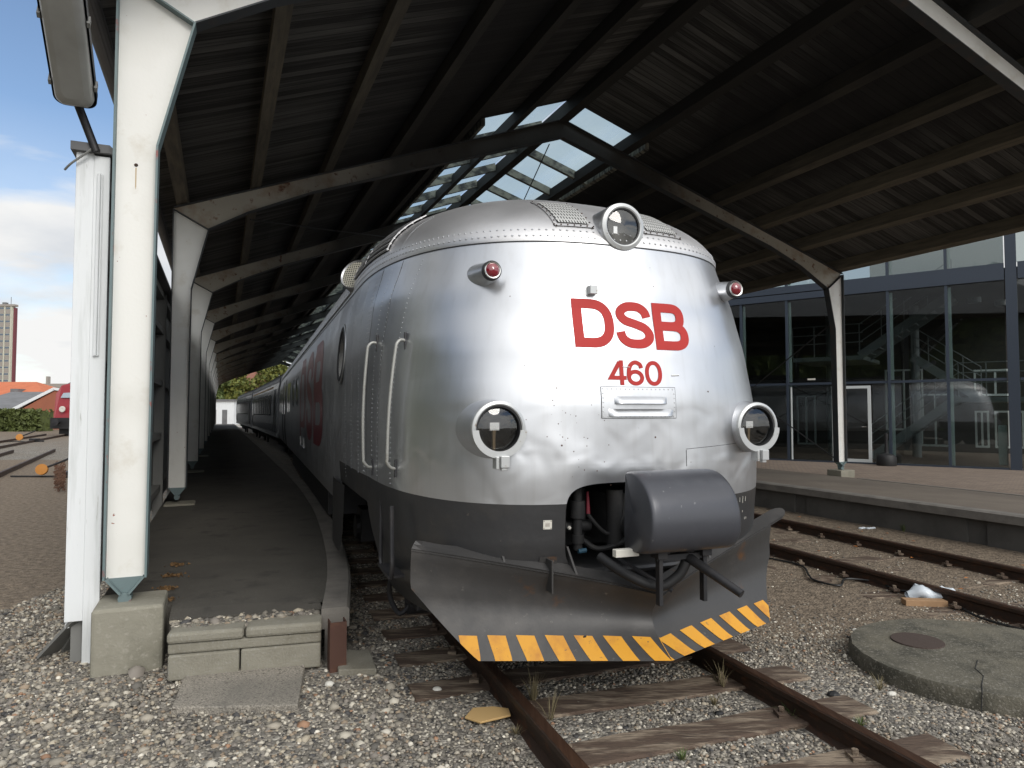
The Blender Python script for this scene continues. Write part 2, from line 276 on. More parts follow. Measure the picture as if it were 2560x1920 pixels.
def dirtyglass():
    m = bpy.data.materials.new('grimy_skylight_glass'); m.use_nodes = True; n = m.node_tree.nodes; l = m.node_tree.links; n.clear()
    o = n.new('ShaderNodeOutputMaterial'); t = n.new('ShaderNodeBsdfTransparent'); t.inputs[0].default_value = (.80, .88, .93, 1)
    d = n.new('ShaderNodeBsdfTranslucent'); d.inputs[0].default_value = (.45, .5, .5, 1)
    nn = n.new('ShaderNodeTexNoise'); nn.inputs['Scale'].default_value = 1.1; nn.inputs['Detail'].default_value = 6
    r = n.new('ShaderNodeMapRange'); r.inputs[1].default_value = .35; r.inputs[2].default_value = .75; r.inputs[3].default_value = .25; r.inputs[4].default_value = .65; l.new(nn.outputs['Fac'], r.inputs[0])
    x = n.new('ShaderNodeMixShader'); l.new(r.outputs[0], x.inputs[0]); l.new(t.outputs[0], x.inputs[1]); l.new(d.outputs[0], x.inputs[2]); l.new(x.outputs[0], o.inputs[0])
    return m
M['skyglass'] = dirtyglass()
def grille_mat(name, hole, sx, sz, duty, col=(.55, .55, .54)):
    """a sheet with rows of punched slots; UV in metres"""
    m = mat(name, col, .35, .8); n, l, b = nodes_of(m)
    tcn = n.new('ShaderNodeTexCoord'); sp = n.new('ShaderNodeSeparateXYZ'); l.new(tcn.outputs['UV'], sp.inputs[0])
    def mm(op, a, c=None):
        q = n.new('ShaderNodeMath'); q.operation = op
        for i, v in enumerate((a, c)):
            if v is None: continue
            if isinstance(v, (int, float)): q.inputs[i].default_value = v
            else: l.new(v, q.inputs[i])
        return q.outputs[0]
    a = mm('LESS_THAN', mm('FRACT', mm('DIVIDE', sp.outputs[0], sx)), duty[0]); c = mm('LESS_THAN', mm('FRACT', mm('DIVIDE', sp.outputs[1], sz)), duty[1])
    k = mm('MULTIPLY', a, c); x = n.new('ShaderNodeMixRGB'); l.new(k, x.inputs[0]); x.inputs[1].default_value = (*col, 1); x.inputs[2].default_value = (*hole, 1)
    l.new(x.outputs[0], b.inputs['Base Color']); l.new(mm('SUBTRACT', .35, mm('MULTIPLY', k, .35)), b.inputs['Metallic'])
    l.new(mm('ADD', .35, mm('MULTIPLY', k, .5)), b.inputs['Roughness'])
    return m
M['grille'] = grille_mat('slotted_grille', (.01, .01, .01), .0185, .030, (.38, .66), (.62, .62, .60))
M['mesh'] = grille_mat('perforated_mesh', (.01, .01, .01), .022, .022, (.62, .62), (.55, .52, .42))

# ------------------------------------------------------------------ mesh helpers
class MB:
    def __init__(s): s.v = []; s.f = []; s.uv = {}
    def add(s, vs, fs):
        o = len(s.v); s.v += [tuple(p) for p in vs]; s.f += [tuple(i+o for i in q) for q in fs]; return s
    def box(s, x0, x1, y0, y1, z0, z1):
        return s.add([(x0, y0, z0), (x1, y0, z0), (x1, y1, z0), (x0, y1, z0), (x0, y0, z1), (x1, y0, z1), (x1, y1, z1), (x0, y1, z1)],
                     [(0, 3, 2, 1), (4, 5, 6, 7), (0, 1, 5, 4), (1, 2, 6, 5), (2, 3, 7, 6), (3, 0, 4, 7)])
    def beam(s, a, b, w, h, up=(0, 0, 1)):
        a = Vector(a); b = Vector(b); d = (b-a).normalized(); u = Vector(up); x = d.cross(u)
        if x.length < 1e-4: x = d.cross(Vector((1, 0, 0)))
        x.normalize(); y = x.cross(d).normalized(); vs = []
        for p in (a, b):
            for i, j in ((-1, -1), (1, -1), (1, 1), (-1, 1)): vs.append(p+x*(i*w/2)+y*(j*h/2))
        return s.add(vs, [(0, 1, 2, 3), (7, 6, 5, 4), (0, 4, 5, 1), (1, 5, 6, 2), (2, 6, 7, 3), (3, 7, 4, 0)])
    def tube(s, pts, r, n=10, cap=True):
        pts = [Vector(p) for p in pts]; rs = r if isinstance(r, (list, tuple)) else [r]*len(pts); base = len(s.v); prev = None
        for i, p in enumerate(pts):
            d = (pts[min(i+1, len(pts)-1)]-pts[max(i-1, 0)]).normalized()
            if prev is None: x = d.cross(Vector((0, 0, 1)) if abs(d.z) < .9 else Vector((1, 0, 0))).normalized()
            else: x = (prev-d*prev.dot(d)).normalized()
            prev = x; y = d.cross(x)
            for k in range(n):
                a = 2*math.pi*k/n; s.v.append(tuple(p+(x*math.cos(a)+y*math.sin(a))*rs[i]))
        for i in range(len(pts)-1):
            for k in range(n):
                a = base+i*n+k; b = base+i*n+(k+1) % n; s.f.append((a, b, b+n, a+n))
        if cap: s.f.append(tuple(base+k for k in range(n))[::-1]); s.f.append(tuple(base+(len(pts)-1)*n+k for k in range(n)))
        return s
    def lathe(s, c, axis, prof, n=32, ang=(0, 2*math.pi)):
        """prof: list of (radius, distance along axis)"""
        c = Vector(c); ax = Vector(axis).normalized(); x = ax.cross(Vector((0, 0, 1)) if abs(ax.z) < .9 else Vector((1, 0, 0))).normalized(); y = ax.cross(x)
        full = abs(ang[1]-ang[0]-2*math.pi) < 1e-6; m = n if full else n+1; base = len(s.v)
        for r, h in prof:
            for k in range(m):
                a = ang[0]+(ang[1]-ang[0])*k/n; s.v.append(tuple(c+ax*h+(x*math.cos(a)+y*math.sin(a))*r))
        for i in range(len(prof)-1):
            for k in range(n):
                a = base+i*m+k; b = base+i*m+(k+1) % m; s.f.append((a, b, b+m, a+m))
        return s
    def prism(s, poly, d0, d1, f):
        """poly in 2-D, extruded; f(a,b,depth)->xyz"""
        n = len(poly); vs = [f(a, b, d0) for a, b in poly]+[f(a, b, d1) for a, b in poly]
        return s.add(vs, [tuple(range(n))[::-1], tuple(range(n, 2*n))]+[(i, (i+1) % n, (i+1) % n+n, i+n) for i in range(n)])
    def grid(s, P, uv=None):
        """P[i][j] points"""
        base = len(s.v); nj = len(P[0])
        for row in P: s.v += [tuple(p) for p in row]
        for i in range(len(P)-1):
            for j in range(nj-1):
                a = base+i*nj+j; s.f.append((a, a+1, a+nj+1, a+nj))
        if uv:
            for i in range(len(P)):
                for j in range(nj): s.uv[base+i*nj+j] = uv[i][j]
        return s
    def dome(s, p, nrm, r, h):
        p = Vector(p); nrm = Vector(nrm).normalized(); x = nrm.cross(Vector((0, 0, 1)) if abs(nrm.z) < .9 else Vector((1, 0, 0))).normalized(); y = nrm.cross(x); b = len(s.v); n = 6
        for rr, hh in ((r, 0), (r*.65, h*.8)):
            for k in range(n):
                a = 2*math.pi*k/n; s.v.append(tuple(p+(x*math.cos(a)+y*math.sin(a))*rr+nrm*hh))
        s.v.append(tuple(p+nrm*h))
        for k in range(n):
            s.f.append((b+k, b+(k+1) % n, b+n+(k+1) % n, b+n+k)); s.f.append((b+n+k, b+n+(k+1) % n, b+2*n))
        return s
def link(name, data, parent=None):
    o = bpy.data.objects.new(name, data); COL.objects.link(o)
    if parent: o.parent = parent
    return o
def obj(name, mb, m, parent=None, off=(0, 0, 0), smooth=False, bevel=0, label=None, sharp=40):
    me = bpy.data.meshes.new(name); ox, oy, oz = off
    me.from_pydata([(x-ox, y-oy, z-oz) for x, y, z in mb.v], [], mb.f)
    if mb.uv:
        ul = me.uv_layers.new(name='uv')
        for lp in me.loops: ul.data[lp.index].uv = mb.uv.get(lp.vertex_index, (0, 0))
    me.materials.append(m if not isinstance(m, str) else M[m]); me.validate(); me.update()
    if smooth:
        me.polygons.foreach_set('use_smooth', [True]*len(me.polygons))
        try: me.set_sharp_from_angle(angle=R_(sharp))
        except Exception: pass
    o = link(name, me, parent)
    if bevel:
        b = o.modifiers.new('bevel', 'BEVEL'); b.width = bevel; b.segments = 2; b.limit_method = 'ANGLE'; b.angle_limit = R_(40)
    if label: o['label'] = label
    return o
def tag(o, label, cat, group=None, kind=None):
    o['label'] = label; o['category'] = cat
    if group: o['group'] = group
    if kind: o['kind'] = kind
    return o
def structure(o): o['kind'] = 'structure'; return o
def empty(name, loc=(0, 0, 0), rz=0):
    o = bpy.data.objects.new(name, None); COL.objects.link(o); o.location = loc; o.rotation_euler = (0, 0, rz); o.empty_display_size = .2; return o
def copy_tree(o, parent=None):
    c = o.copy(); COL.objects.link(c)
    if parent: c.parent = parent
    for ch in list(o.children): copy_tree(ch, c)
    return c
def cr(pts, n=6, closed=False):
    """Catmull-Rom"""
    P = [Vector(p) for p in pts]; out = []; m = len(P)
    for i in range(m if closed else m-1):
        g = (lambda k: P[k % m]) if closed else (lambda k: P[max(0, min(m-1, k))])
        a, b, c, d = g(i-1), g(i), g(i+1), g(i+2)
        for j in range(n):
            t = j/n; out.append(.5*((2*b)+(c-a)*t+(2*a-5*b+4*c-d)*t*t+(3*b-a-3*c+d)*t**3))
    if not closed: out.append(P[-1])
    return out

# ================================================================== frames of reference
AC = R_(23.1)                          # canopy axis, turned left of the view
def CW(q, s, z=0): return Vector((-math.sin(AC)*s+math.cos(AC)*q, math.cos(AC)*s+math.sin(AC)*q, z))
AT = R_(20.5); RT = 2.14               # train axis
def TW(w, s, z=0): return Vector((-math.sin(AT)*s+math.cos(AT)*(RT+w), math.cos(AT)*s+math.sin(AT)*(RT+w), z))
AR = R_(19.8)                          # track axis
def RW(r, s, z=0): return Vector((-math.sin(AR)*s+math.cos(AR)*r, math.cos(AR)*s+math.sin(AR)*r, z))

# ================================================================== GROUND
def gh(x, y):
    return 0.0
def ground():
    xs = np.concatenate([np.linspace(-600, -12, 12), np.linspace(-11, 22, 120), np.linspace(24, 600, 12)])
    ys = np.concatenate([np.linspace(-600, -3, 8), np.linspace(-2, 30, 120), np.linspace(32, 900, 14)])
    P = []; earth = []
    for y in ys:
        row = []
        for x in xs:
            h = .012*mnoise.noise(Vector((x*1.3, y*1.3, 0))) if (abs(x) < 14 and y < 30) else 0
            row.append((x, y, h)); 
            q = math.cos(AC)*x+math.sin(AC)*y; s = -math.sin(AC)*x+math.cos(AC)*y
            e = min(1, max(0, (q-3.3)/1.3))*min(1, max(0, (s-3.0)/1.4)) if q > 0 else 0
            if q < -1.1: e = min(1, max(0, (s-5.0)/3.0))*.75
            earth.append(e*1.7)
        P.append(row)
    mb = MB().grid(P); o = obj('ground', mb, 'ground'); structure(o)
    a = o.data.attributes.new('earth', 'FLOAT', 'POINT'); a.data.foreach_set('value', earth)
ground()

# ================================================================== CANOPY
canopy = empty('canopy', (0, 0, 0), AC)
tag(canopy, 'long open train canopy on white steel portal frames with dark boarded roof and glazed ridge', 'canopy')
S0, DS, NF = 5.5, 6.15, 13
FS = [S0+DS*i for i in range(NF)]; SE = FS[-1]+.8; SB = 4.7
def zrafL(q): return 4.93+.372*(q+.7)
def zrafR(q): return 7.43-.327*(q-6.0)
def zbL(q): return zrafL(q)+.235
def zbR(q): return zrafR(q)+.235
APEX = 6.02
# frame parts, built once at s=0 then shared
def ibeam(poly_out, poly_in, fw, closed_ends=False):
    """web between two polylines (q,z) and flanges along each, 0.16 deep"""
    return
def strip_flange(mb, pts, w, th, sgn):
    for a, b in zip(pts[:-1], pts[1:]):
        A = Vector((a[0], 0, a[1])); B = Vector((b[0], 0, b[1])); d = (B-A).normalized(); nrm = Vector((-d.z, 0, d.x))*sgn
        vs = [A+Vector((0, -w/2, 0)), B+Vector((0, -w/2, 0)), B+Vector((0, w/2, 0)), A+Vector((0, w/2, 0))]
        vs += [v+nrm*th for v in vs]
        mb.add(vs, [(0, 1, 2, 3), (7, 6, 5, 4), (0, 4, 5, 1), (1, 5, 6, 2), (2, 6, 7, 3), (3, 7, 4, 0)])
def make_frame(parent, s, rusty=False, hi=True):
    fr = empty('portal_frame', (0, s, 0)); fr.parent = parent
    for side in (0, 1):
        if side == 0:
            out = [(-.71, .60), (-.71, 4.88)]; inn = [(-.47, .60), (-.455, 3.66), (-.225, 4.62)]; pin = (-.59, .46)
        else:
            out = [(13.39, .60), (13.39, 4.98)]; inn = [(13.14, .60), (13.12, 3.68), (12.92, 4.62)]; pin = (13.27, .46)
        web = MB().prism([out[0], inn[0], inn[1], inn[2], out[1]] if side == 0 else [inn[0], out[0], out[1], inn[2], inn[1]], -.006, .006, lambda a, b, d: (a, d, b))
        w = obj('column', web, 'white', fr)
        fl = MB(); sg = 1 if side == 0 else -1
        strip_flange(fl, out, .15, .014, sg); strip_flange(fl, inn, .15, .014, -sg)
        fl.beam((inn[2][0], 0, inn[2][1]), (out[1][0], 0, out[1][1]), .15, .014, up=(0, 1, 0)) if False else strip_flange(fl, [inn[2], out[1]], .15, .012, sg)
        obj('flange', fl, 'teal' if (s < 6 and side == 0) else 'tealshade', w)
        ft = MB().prism([(out[0][0], .60), (pin[0]-.03, pin[1]+.02), (pin[0]+.03, pin[1]+.02), (inn[0][0], .60)], -.02, .02, lambda a, b, d: (a, d, b))
        strip_flange(ft, [(out[0][0], .60), (pin[0]-.03, pin[1]+.03)], .15, .014, sg*1); strip_flange(ft, [(inn[0][0], .60), (pin[0]+.03, pin[1]+.03)], .15, .014, -sg)
        ft.lathe((pin[0], -.05, pin[1]), (0, 1, 0), [(0.001, 0), (.042, 0), (.042, .10), (.001, .10)], 16)
        obj('pin_foot', ft, M['teal'] if side == 0 else M['teal'], w)
    # rafters
    L_up = [(-.71, 4.90), (APEX, zrafL(APEX))]; L_lo = [(-.225, 4.62), (.35, 4.955), (1.35, zrafL(1.35)-.28), (APEX, zrafL(APEX)-.34)]
    R_up = [(13.39, 5.0), (APEX, zrafL(APEX))]; R_lo = [(12.92, 4.62), (12.1, 5.08), (11.2, zrafR(11.2)-.28), (APEX, zrafL(APEX)-.34)]
    for up, lo, sg in ((L_up, L_lo, 1), (R_up, R_lo, -1)):
        poly = [up[0], lo[0], lo[1], lo[2], lo[3], up[1]]
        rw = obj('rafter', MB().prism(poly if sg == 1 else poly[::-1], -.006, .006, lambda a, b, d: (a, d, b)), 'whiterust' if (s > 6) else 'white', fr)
        fl = MB(); strip_flange(fl, [up[0], up[1]], .14, .012, sg); strip_flange(fl, lo, .14, .012, -sg)
        obj('flange', fl, 'tealshade', rw)
    return fr
f0 = make_frame(canopy, FS[0]); f1 = make_frame(canopy, FS[1])
for s in FS[2:]:
    c = copy_tree(f1, canopy); c.location = (0, s, 0)
# purlins
for q in (-.60, .47, 1.60, 2.72, 3.82, 4.90):
    obj('purlin', MB().prism([(q-.075, zrafL(q-.075)+.008), (q+.075, zrafL(q+.075)+.008), (q+.075, zbL(q+.075)-.003), (q-.075, zbL(q-.075)-.003)], SB+.05, SE-.05, lambda a, b, d: (a, d, b)), 'wood', canopy)
for q in (7.42, 8.58, 9.78, 10.95, 12.10, 13.28):
    obj('purlin', MB().prism([(q-.075, zrafR(q-.075)+.008), (q+.075, zrafR(q+.075)+.008), (q+.075, zbR(q+.075)-.003), (q-.075, zbR(q-.075)-.003)], SB+.05, SE-.05, lambda a, b, d: (a, d, b)), 'wood', canopy)
obj('ridge_beam', MB().box(APEX-.10, APEX+.10, SB+.02, SE-.02, zrafL(APEX)-.05, zrafL(APEX)+.20), 'wood', canopy)
# boarding; the strips next to the ridge are glazed from the second frame on
SG = 11.25; GL, GR = 4.24, 7.70
def slab(mb, qa, qb, zf, s0, s1, th=.03):
    mb.add([(qa, s0, zf(qa)), (qb, s0, zf(qb)), (qb, s1, zf(qb)), (qa, s1, zf(qa)), (qa, s0, zf(qa)+th), (qb, s0, zf(qb)+th), (qb, s1, zf(qb)+th), (qa, s1, zf(qa)+th)],
           [(0, 1, 2, 3), (7, 6, 5, 4), (0, 4, 5, 1), (1, 5, 6, 2), (2, 6, 7, 3), (3, 7, 4, 0)])
lb = MB(); slab(lb, -.95, GL, zbL, SB, SE); slab(lb, GL, APEX, zbL, SB, SG)
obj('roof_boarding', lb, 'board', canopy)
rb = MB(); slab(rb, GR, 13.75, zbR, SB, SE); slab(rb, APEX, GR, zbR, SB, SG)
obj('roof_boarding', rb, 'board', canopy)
for qa, qb, zf in ((GL, APEX-.09, zbL), (APEX+.09, GR, zbR)):
    g = MB(); slab(g, qa, qb, lambda q: zf(q)+.045, SG, SE, .006); sk = obj('skylight', g, 'skyglass', canopy)
    br = MB(); s = SG+1.1
    while s < SE:
        a = Vector((qa, s, zf(qa)-.045)); b = Vector((qb, s, zf(qb)-.045)); br.beam(a, b, .09, .17); s += 1.28
    ob = obj('glazing_bars', br, 'barwood', sk)
    obj('glazing_kerb', MB().prism([(qa-.05, zf(qa-.05)-.14), (qa+.03, zf(qa+.03)-.14), (qa+.03, zf(qa+.03)+.04), (qa-.05, zf(qa-.05)+.04)] if qa == GL else
        [(qb-.03, zf(qb-.03)-.14), (qb+.05, zf(qb+.05)-.14), (qb+.05, zf(qb+.05)+.04), (qb-.03, zf(qb-.03)+.04)], SG-.02, SE, lambda a, b, d: (a, d, b)), 'barwood', sk)
# covering above boards, fascia and gutter
cv = MB(); slab(cv, -1.0, GL-.06, lambda q: zbL(q)+.034, SB-.03, SE+.03, .02); slab(cv, GR+.06, 13.8, lambda q: zbR(q)+.034, SB-.03, SE+.03, .02)
slab(cv, GL-.06, APEX, lambda q: zbL(q)+.034, SB-.03, SG-.02, .02); slab(cv, APEX, GR+.06, lambda q: zbR(q)+.034, SB-.03, SG-.02, .02)
obj('roof_covering', cv, 'greyroof', canopy)
gt = MB()
gp = [(-1.02+.075*math.cos(a), zbL(-1.0)-.02+.075*math.sin(a)) for a in np.linspace(math.pi, 2*math.pi, 9)]
for (a, b), (c, d) in zip(gp[:-1], gp[1:]): gt.add([(a, SB, b), (c, SB, d), (c, SE, d), (a, SE, b)], [(0, 1, 2, 3)]); gt.add([(a+.004*(a > -1.02)-.004*(a < -1.02), SB, b-.004), (c, SB, d-.004), (c, SE, d-.004), (a, SE, b-.004)], [(3, 2, 1, 0)])
obj('gutter', gt, 'greyroof', canopy, smooth=True)
fa = MB(); fa.beam((-.97, SB-.02, zbL(-.97)-.03), (APEX, SB-.02, zbL(APEX)-.03), .03, .16); fa.beam((APEX+.002, SB-.02, zbR(APEX)-.03), (13.77, SB-.02, zbR(13.77)-.03), .03, .16)
obj('verge_board', fa, 'boardwhite', canopy)
# thin brace rods under the roof and on the right-hand columns
for (a, b) in (((12.9, FS[1], 4.6), (12.2, FS[1]+6.1, 5.0)), ((5.9, FS[1]+.3, 7.05), (7.0, FS[1]+6, 5.9)), ((.4, FS[1]+.2, 4.9), (4.4, FS[2]-.3, 6.3))):
    obj('brace_rod', MB().tube([a, b], .012, 6), 'darksteel', canopy)
obj('brace_rod', MB().tube([(13.2, FS[1], .62), (13.2, FS[2]-.1, 3.9)], .014, 6), 'darksteel', canopy)
obj('brace_rod', MB().tube([(13.2, FS[1], 3.9), (13.2, FS[2]-.1, .62)], .014, 6), 'darksteel', canopy)
# bolt and rust streak on the near column
obj('bolt', MB().dome((-.585, FS[0]-.006, 3.52), (0, -1, 0), .014, .012), 'rail', canopy)

obj('rust_drip', MB().grid([[(-.589+.008*u, FS[0]-.0075, 3.50-.16*v/6*(1-.3*abs(u-.5))) for u in (0, .5, 1)] for v in range(7)]), mat('rust_drip', (.50, .38, .24), .7), canopy)
# foundation blocks
for i, s in enumerate(FS[:4]):
    c = CW(-.55, s, 0); e_ = empty('concrete_foundation', c, AC)
    b = MB().box(-.215, .215, -.22, .22, -.1, .44 if i == 0 else .375); o = obj('block', b, 'concrete', e_, bevel=.022)
    tag(e_, ['squared pale concrete block carrying the nearest white column beside the gravel', 'dark concrete block under the second white column from the camera',
             'concrete block under the third column of the left row', 'concrete block under the fourth column of the left row'][i], 'concrete block', 'concrete blocks under the left columns')
e_ = empty('concrete_foundation', CW(13.27, FS[1], .22), AC); obj('block', MB().box(-.22, .22, -.2, .2, -.02, .20), 'concrete', e_, bevel=.015)
tag(e_, 'low concrete block under the white column in front of the glass building', 'concrete block')

# ================================================================== PLATFORMS
# left platform: asphalt with a curved concrete kerb
kp = [(.87, 5.0), (1.05, 6.0), (1.20, 7.2), (1.36, 9.0), (1.48, 11.0), (1.58, 15.0), (1.60, 22.0), (1.58, 40.0), (1.55, 88.0)]
kc = cr([(q, s, 0) for q, s in kp], 6)
ZP = .355
pl = MB()
top = []
for p in kc: top.append([CW(-.8, p.y, ZP), CW(-.3, p.y, ZP+.003), CW(p.x-.19, p.y, ZP)])
# ragged near edge of the asphalt
near = []
for k in range(41):
    t = k/40; q = -.30+t*(.70+.30); near.append((q, 5.26-.12*t+.035*mnoise.noise(Vector((k*.45, 0, 3)))+.02*mnoise.noise(Vector((k*1.7, 2, 3)))))
g0 = []; rows = []
for j in range(7):
    t = j/6; rows.append([CW(q, s+(6.4-s)*t, ZP-(.02 if j == 0 else 0)+.004*mnoise.noise(Vector((q*3, t*3, 0)))) for q, s in near])
pl.grid([[Vector((v.x, v.y, 0.02)) for v in rows[0]]]+rows)
far = [p for p in kc if p.y >= 6.3]
pl.grid([[CW(-.30, 6.38, ZP-.002), CW(.70, 6.38, ZP-.002), CW(.92, 6.38, ZP-.002)]]+[[CW(-.30, p.y, ZP-.002), CW(.70, p.y, ZP-.002), CW(p.x-.19, p.y, ZP-.002)] for p in far if p.y > 6.42])
pl.grid([[CW(-.80, s, ZP-.012), CW(-.295, s, ZP-.006)] for s in (5.6, 8, 20, 40, 88)]); pl.grid([[CW(-.80, 5.6, 0), CW(-.295, 5.6, 0)], [CW(-.80, 5.6, ZP-.012), CW(-.295, 5.6, ZP-.006)]])
# narrow tongue between asphalt and kerb
pl.grid([[CW(.62, p.y, ZP-.006), CW(p.x-.188, p.y, ZP-.006)] for p in kc if 5.12 < p.y < 7.0])
o = obj('platform', pl, 'asphalt'); structure(o)
kb = MB()
for zt, zb_, w0, w1 in ((ZP+.012, ZP-.13, -.195, 0), (ZP-.128, 0.0, -.17, -.075)):
    prof = [(w0, zb_), (w1, zb_), (w1, zt-.02), (w1-.02, zt), (w0, zt)]
    P = [[CW(p.x+a, p.y, b) for a, b in prof+prof[:1]] for p in kc]
    kb.grid(P); kb.add([P[0][i] for i in range(5)], [(0, 1, 2, 3, 4)])
o = obj('platform_kerb', kb, 'kerb'); structure(o)
# loose rubble between the asphalt and the slabs is part of the pebbles below
# stacked slabs closing the platform's end
def thing(name, loc, rz, label, cat, group=None):
    e = empty(name, loc, rz); tag(e, label, cat, group); return e
SLABLAB = ['left top slab of the low stack closing the platform', 'right top slab of the low stack closing the platform',
           'long middle course slab in the low stack at the platform end', 'left bottom course slab in the stack at the platform end', 'right bottom course slab in the stack beside the rusty post']
for i, (q0, q1, z0, z1, sf) in enumerate(((-.30, .165, .255, .325, 4.98), (.172, .66, .255, .325, 4.98), (-.295, .66, .185, .252, 5.0), (-.29, .14, .02, .182, 4.985), (.146, .655, .02, .182, 4.99))):
    c = CW((q0+q1)/2, sf-.08-.13*((q0+q1)/2-.18), z0); t = thing('stone_slab', c, AC-R_(8), SLABLAB[i], 'slab', 'slabs stacked at the platform end')
    obj('slab', MB().box(-(q1-q0)/2, (q1-q0)/2, 0, .22, 0, z1-z0), 'slab', t, bevel=.012 if i > 1 else .02)
for lab, pts in (('large sunken paving slab of pebbly concrete in front of the slab stack', [(-1.97, 4.02), (-1.25, 4.06), (-1.47, 4.98), (-2.24, 4.88)]),
                 ('small paving slab lying beside the foot of the rusty post', [(-1.15, 4.60), (-.90, 4.62), (-1.02, 4.98), (-1.28, 4.98)])):
    cx = sum(p[0] for p in pts)/4; cy = sum(p[1] for p in pts)/4
    t = thing('paving_slab', (cx, cy, 0), 0, lab, 'paving slab')
    obj('slab', MB().prism([(x-cx, y-cy) for x, y in pts], -.03, .045, lambda a, b, d: (a, b, d)), 'exposed' if cx < -1.4 else 'slab', t, bevel=.008)
t = thing('rusty_post', CW(.755, 4.80, 0), AC, 'short rusty steel post standing at the end of the kerb', 'post')
pb = MB().box(-.055, .055, -.05, -.042, -.05, .335).box(-.055, -.047, -.042, .06, -.05, .335).box(.047, .055, -.042, .06, -.05, .335)
obj('post_section', pb, 'rustpost', t)
# right platform
RQ = 9.2
o = obj('platform', MB().grid([[CW(RQ+.02, s, .448), CW(RQ+2.6, s, .35), CW(13.0, s, .285)] for s in (-6, 10, 30, 88)]), 'asphaltbrown'); structure(o)
o = obj('pavement', MB().grid([[CW(12.98, s, .281), CW(13.7, s, .23), CW(34, s, .205)] for s in (-6, 10, 30, 88)]), 'paver'); structure(o)
ks = MB().prism([(12.88, .30), (13.02, .294), (13.02, .24), (12.88, .24)], -6, 10.9, lambda a, b, d: CW(a, d, b)); o = obj('kerb_strip', ks, 'kerb'); structure(o)
pw = MB().prism([(RQ-.03, .34), (RQ+.25, .34), (RQ+.25, .452), (RQ+.02, .462), (RQ-.03, .445)], -6, 88, lambda a, b, d: CW(a, d, b)); o = obj('platform_kerb', pw, 'kerb'); structure(o)
pw = MB()
s = -6.0
while s < 60:
    pw.prism([(RQ+.06, -.2), (RQ+.16, -.2), (RQ+.16, .34), (RQ+.06, .34)], s+.12, s+2.85, lambda a, b, d: CW(a, d, b))
    pw.prism([(RQ+.10, -.2), (RQ+.2, -.2), (RQ+.2, .338), (RQ+.10, .338)], s-.16, s+.13, lambda a, b, d: CW(a, d, b)); s += 3.0
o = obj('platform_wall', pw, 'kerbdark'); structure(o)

# ================================================================== TRACKS
RAILP = [(-.065, -.02), (.065, -.02), (.065, -.005), (.012, .012), (.010, .085), (.034, .098), (.036, .128), (.028, .136), (-.028, .136), (-.036, .128), (-.034, .098), (-.010, .085), (-.012, .012), (-.065, -.005)]
def rail_mesh(r, s0, s1, f, zoff=.0, bend=None):
    mb = MB(); n = max(2, int((s1-s0)/2)) if bend else 1; rows = []
    for i in range(n+1):
        s = s0+(s1-s0)*i/n; dr = bend(s) if bend else 0
        rows.append([f(r+dr+a, s, b+zoff) for a, b in RAILP+RAILP[:1]])
    mb.grid(rows); mb.add(rows[0][:-1], [tuple(range(14))]); return mb
def bendm(s): return 0 if s < 28 else -.0016*(s-28)**2 if s < 50 else -.0016*22**2-.0704*(s-50)
def track(name, R0, s0, s1, f, label, sl_s, bend=None, half=1.25, sink=.012):
    t = empty(name, f(R0, max(s0, 3), 0), 0); tag(t, label, 'railway track'); off = tuple(t.location)
    for g in (-.7525, .7525):
        o = obj('rail', rail_mesh(R0+g, s0, s1, f, 0, bend), 'rail', t, off=off, smooth=True, sharp=30)
        n = max(2, int((s1-s0)/2)) if bend else 1
        hd = MB().grid([[f(R0+g+(bend(s0+(s1-s0)*i/n) if bend else 0)+a, s0+(s1-s0)*i/n, b) for a, b in ((-.030, .1355), (-.022, .1385), (.022, .1385), (.030, .1355))] for i in range(n+1)])
        obj('rail_head', hd, 'railtop', o)
        bpy.data.objects[o.name].children[0].data.transform(Matrix.Translation((-off[0], -off[1], -off[2])))
    for i, s in enumerate(sl_s):
        mb = MB(); dr = bend(s) if bend else 0; rr = random.Random(i*13+5); n = 10; P = []
        tw = rr.uniform(-.03, .03)
        prof = [(-.13, -.12), (-.13, .018), (-.118, .028), (.118, .028), (.13, .018), (.13, -.12)]
        for k in range(n+1):
            hl = .70 if (s < 4.0 and half == 1.25 and R0 < 3) else half; a = -hl+(hl+half)*k/n+rr.uniform(-.01, .01)*(k in (0, n)); P.append([f(R0+dr+a, s+b+tw*a+.006*mnoise.noise(Vector((a*4, i, b*9))), c-sink+(.004+sink*.9)*mnoise.noise(Vector((a*2.2, i*3, b*6)))+rr.uniform(-.001, .001)) for b, c in prof])
        mb.grid(P); mb.add(P[0], [tuple(range(6))]); mb.add(P[-1], [tuple(range(6))[::-1]])
        for g in (-.7525, .7525):
            for e in (-1, 1):
                if s < 4.0 and g < 0 and e < 0 and R0 < 3: continue
                c = f(R0+dr+g+e*.088, s, .028); mb.box(c.x-.03, c.x+.03, c.y-.045, c.y+.045, .02, .040); mb.lathe((c.x, c.y, .040), (0, 0, 1), [(.017, 0), (.017, .028), (.001, .028)], 6)
        o = obj('sleeper', mb, 'sleeper', t, off=off); 
    return t
MS = [1.65, 2.18, 2.70, 3.22, 3.77, 4.30, 4.85, 5.42]+[5.97+.56*k for k in range(38)]
track('railway_track', 2.13, -1.5, 85, RW, 'rusty railway track of timber sleepers running beneath the silver railcar', MS, bendm)
RS = [3.2+.62*k for k in range(24)]
track('railway_track', 6.615, -3, 80, RW, 'half buried railway track beside the right hand platform wall', RS, sink=.030)

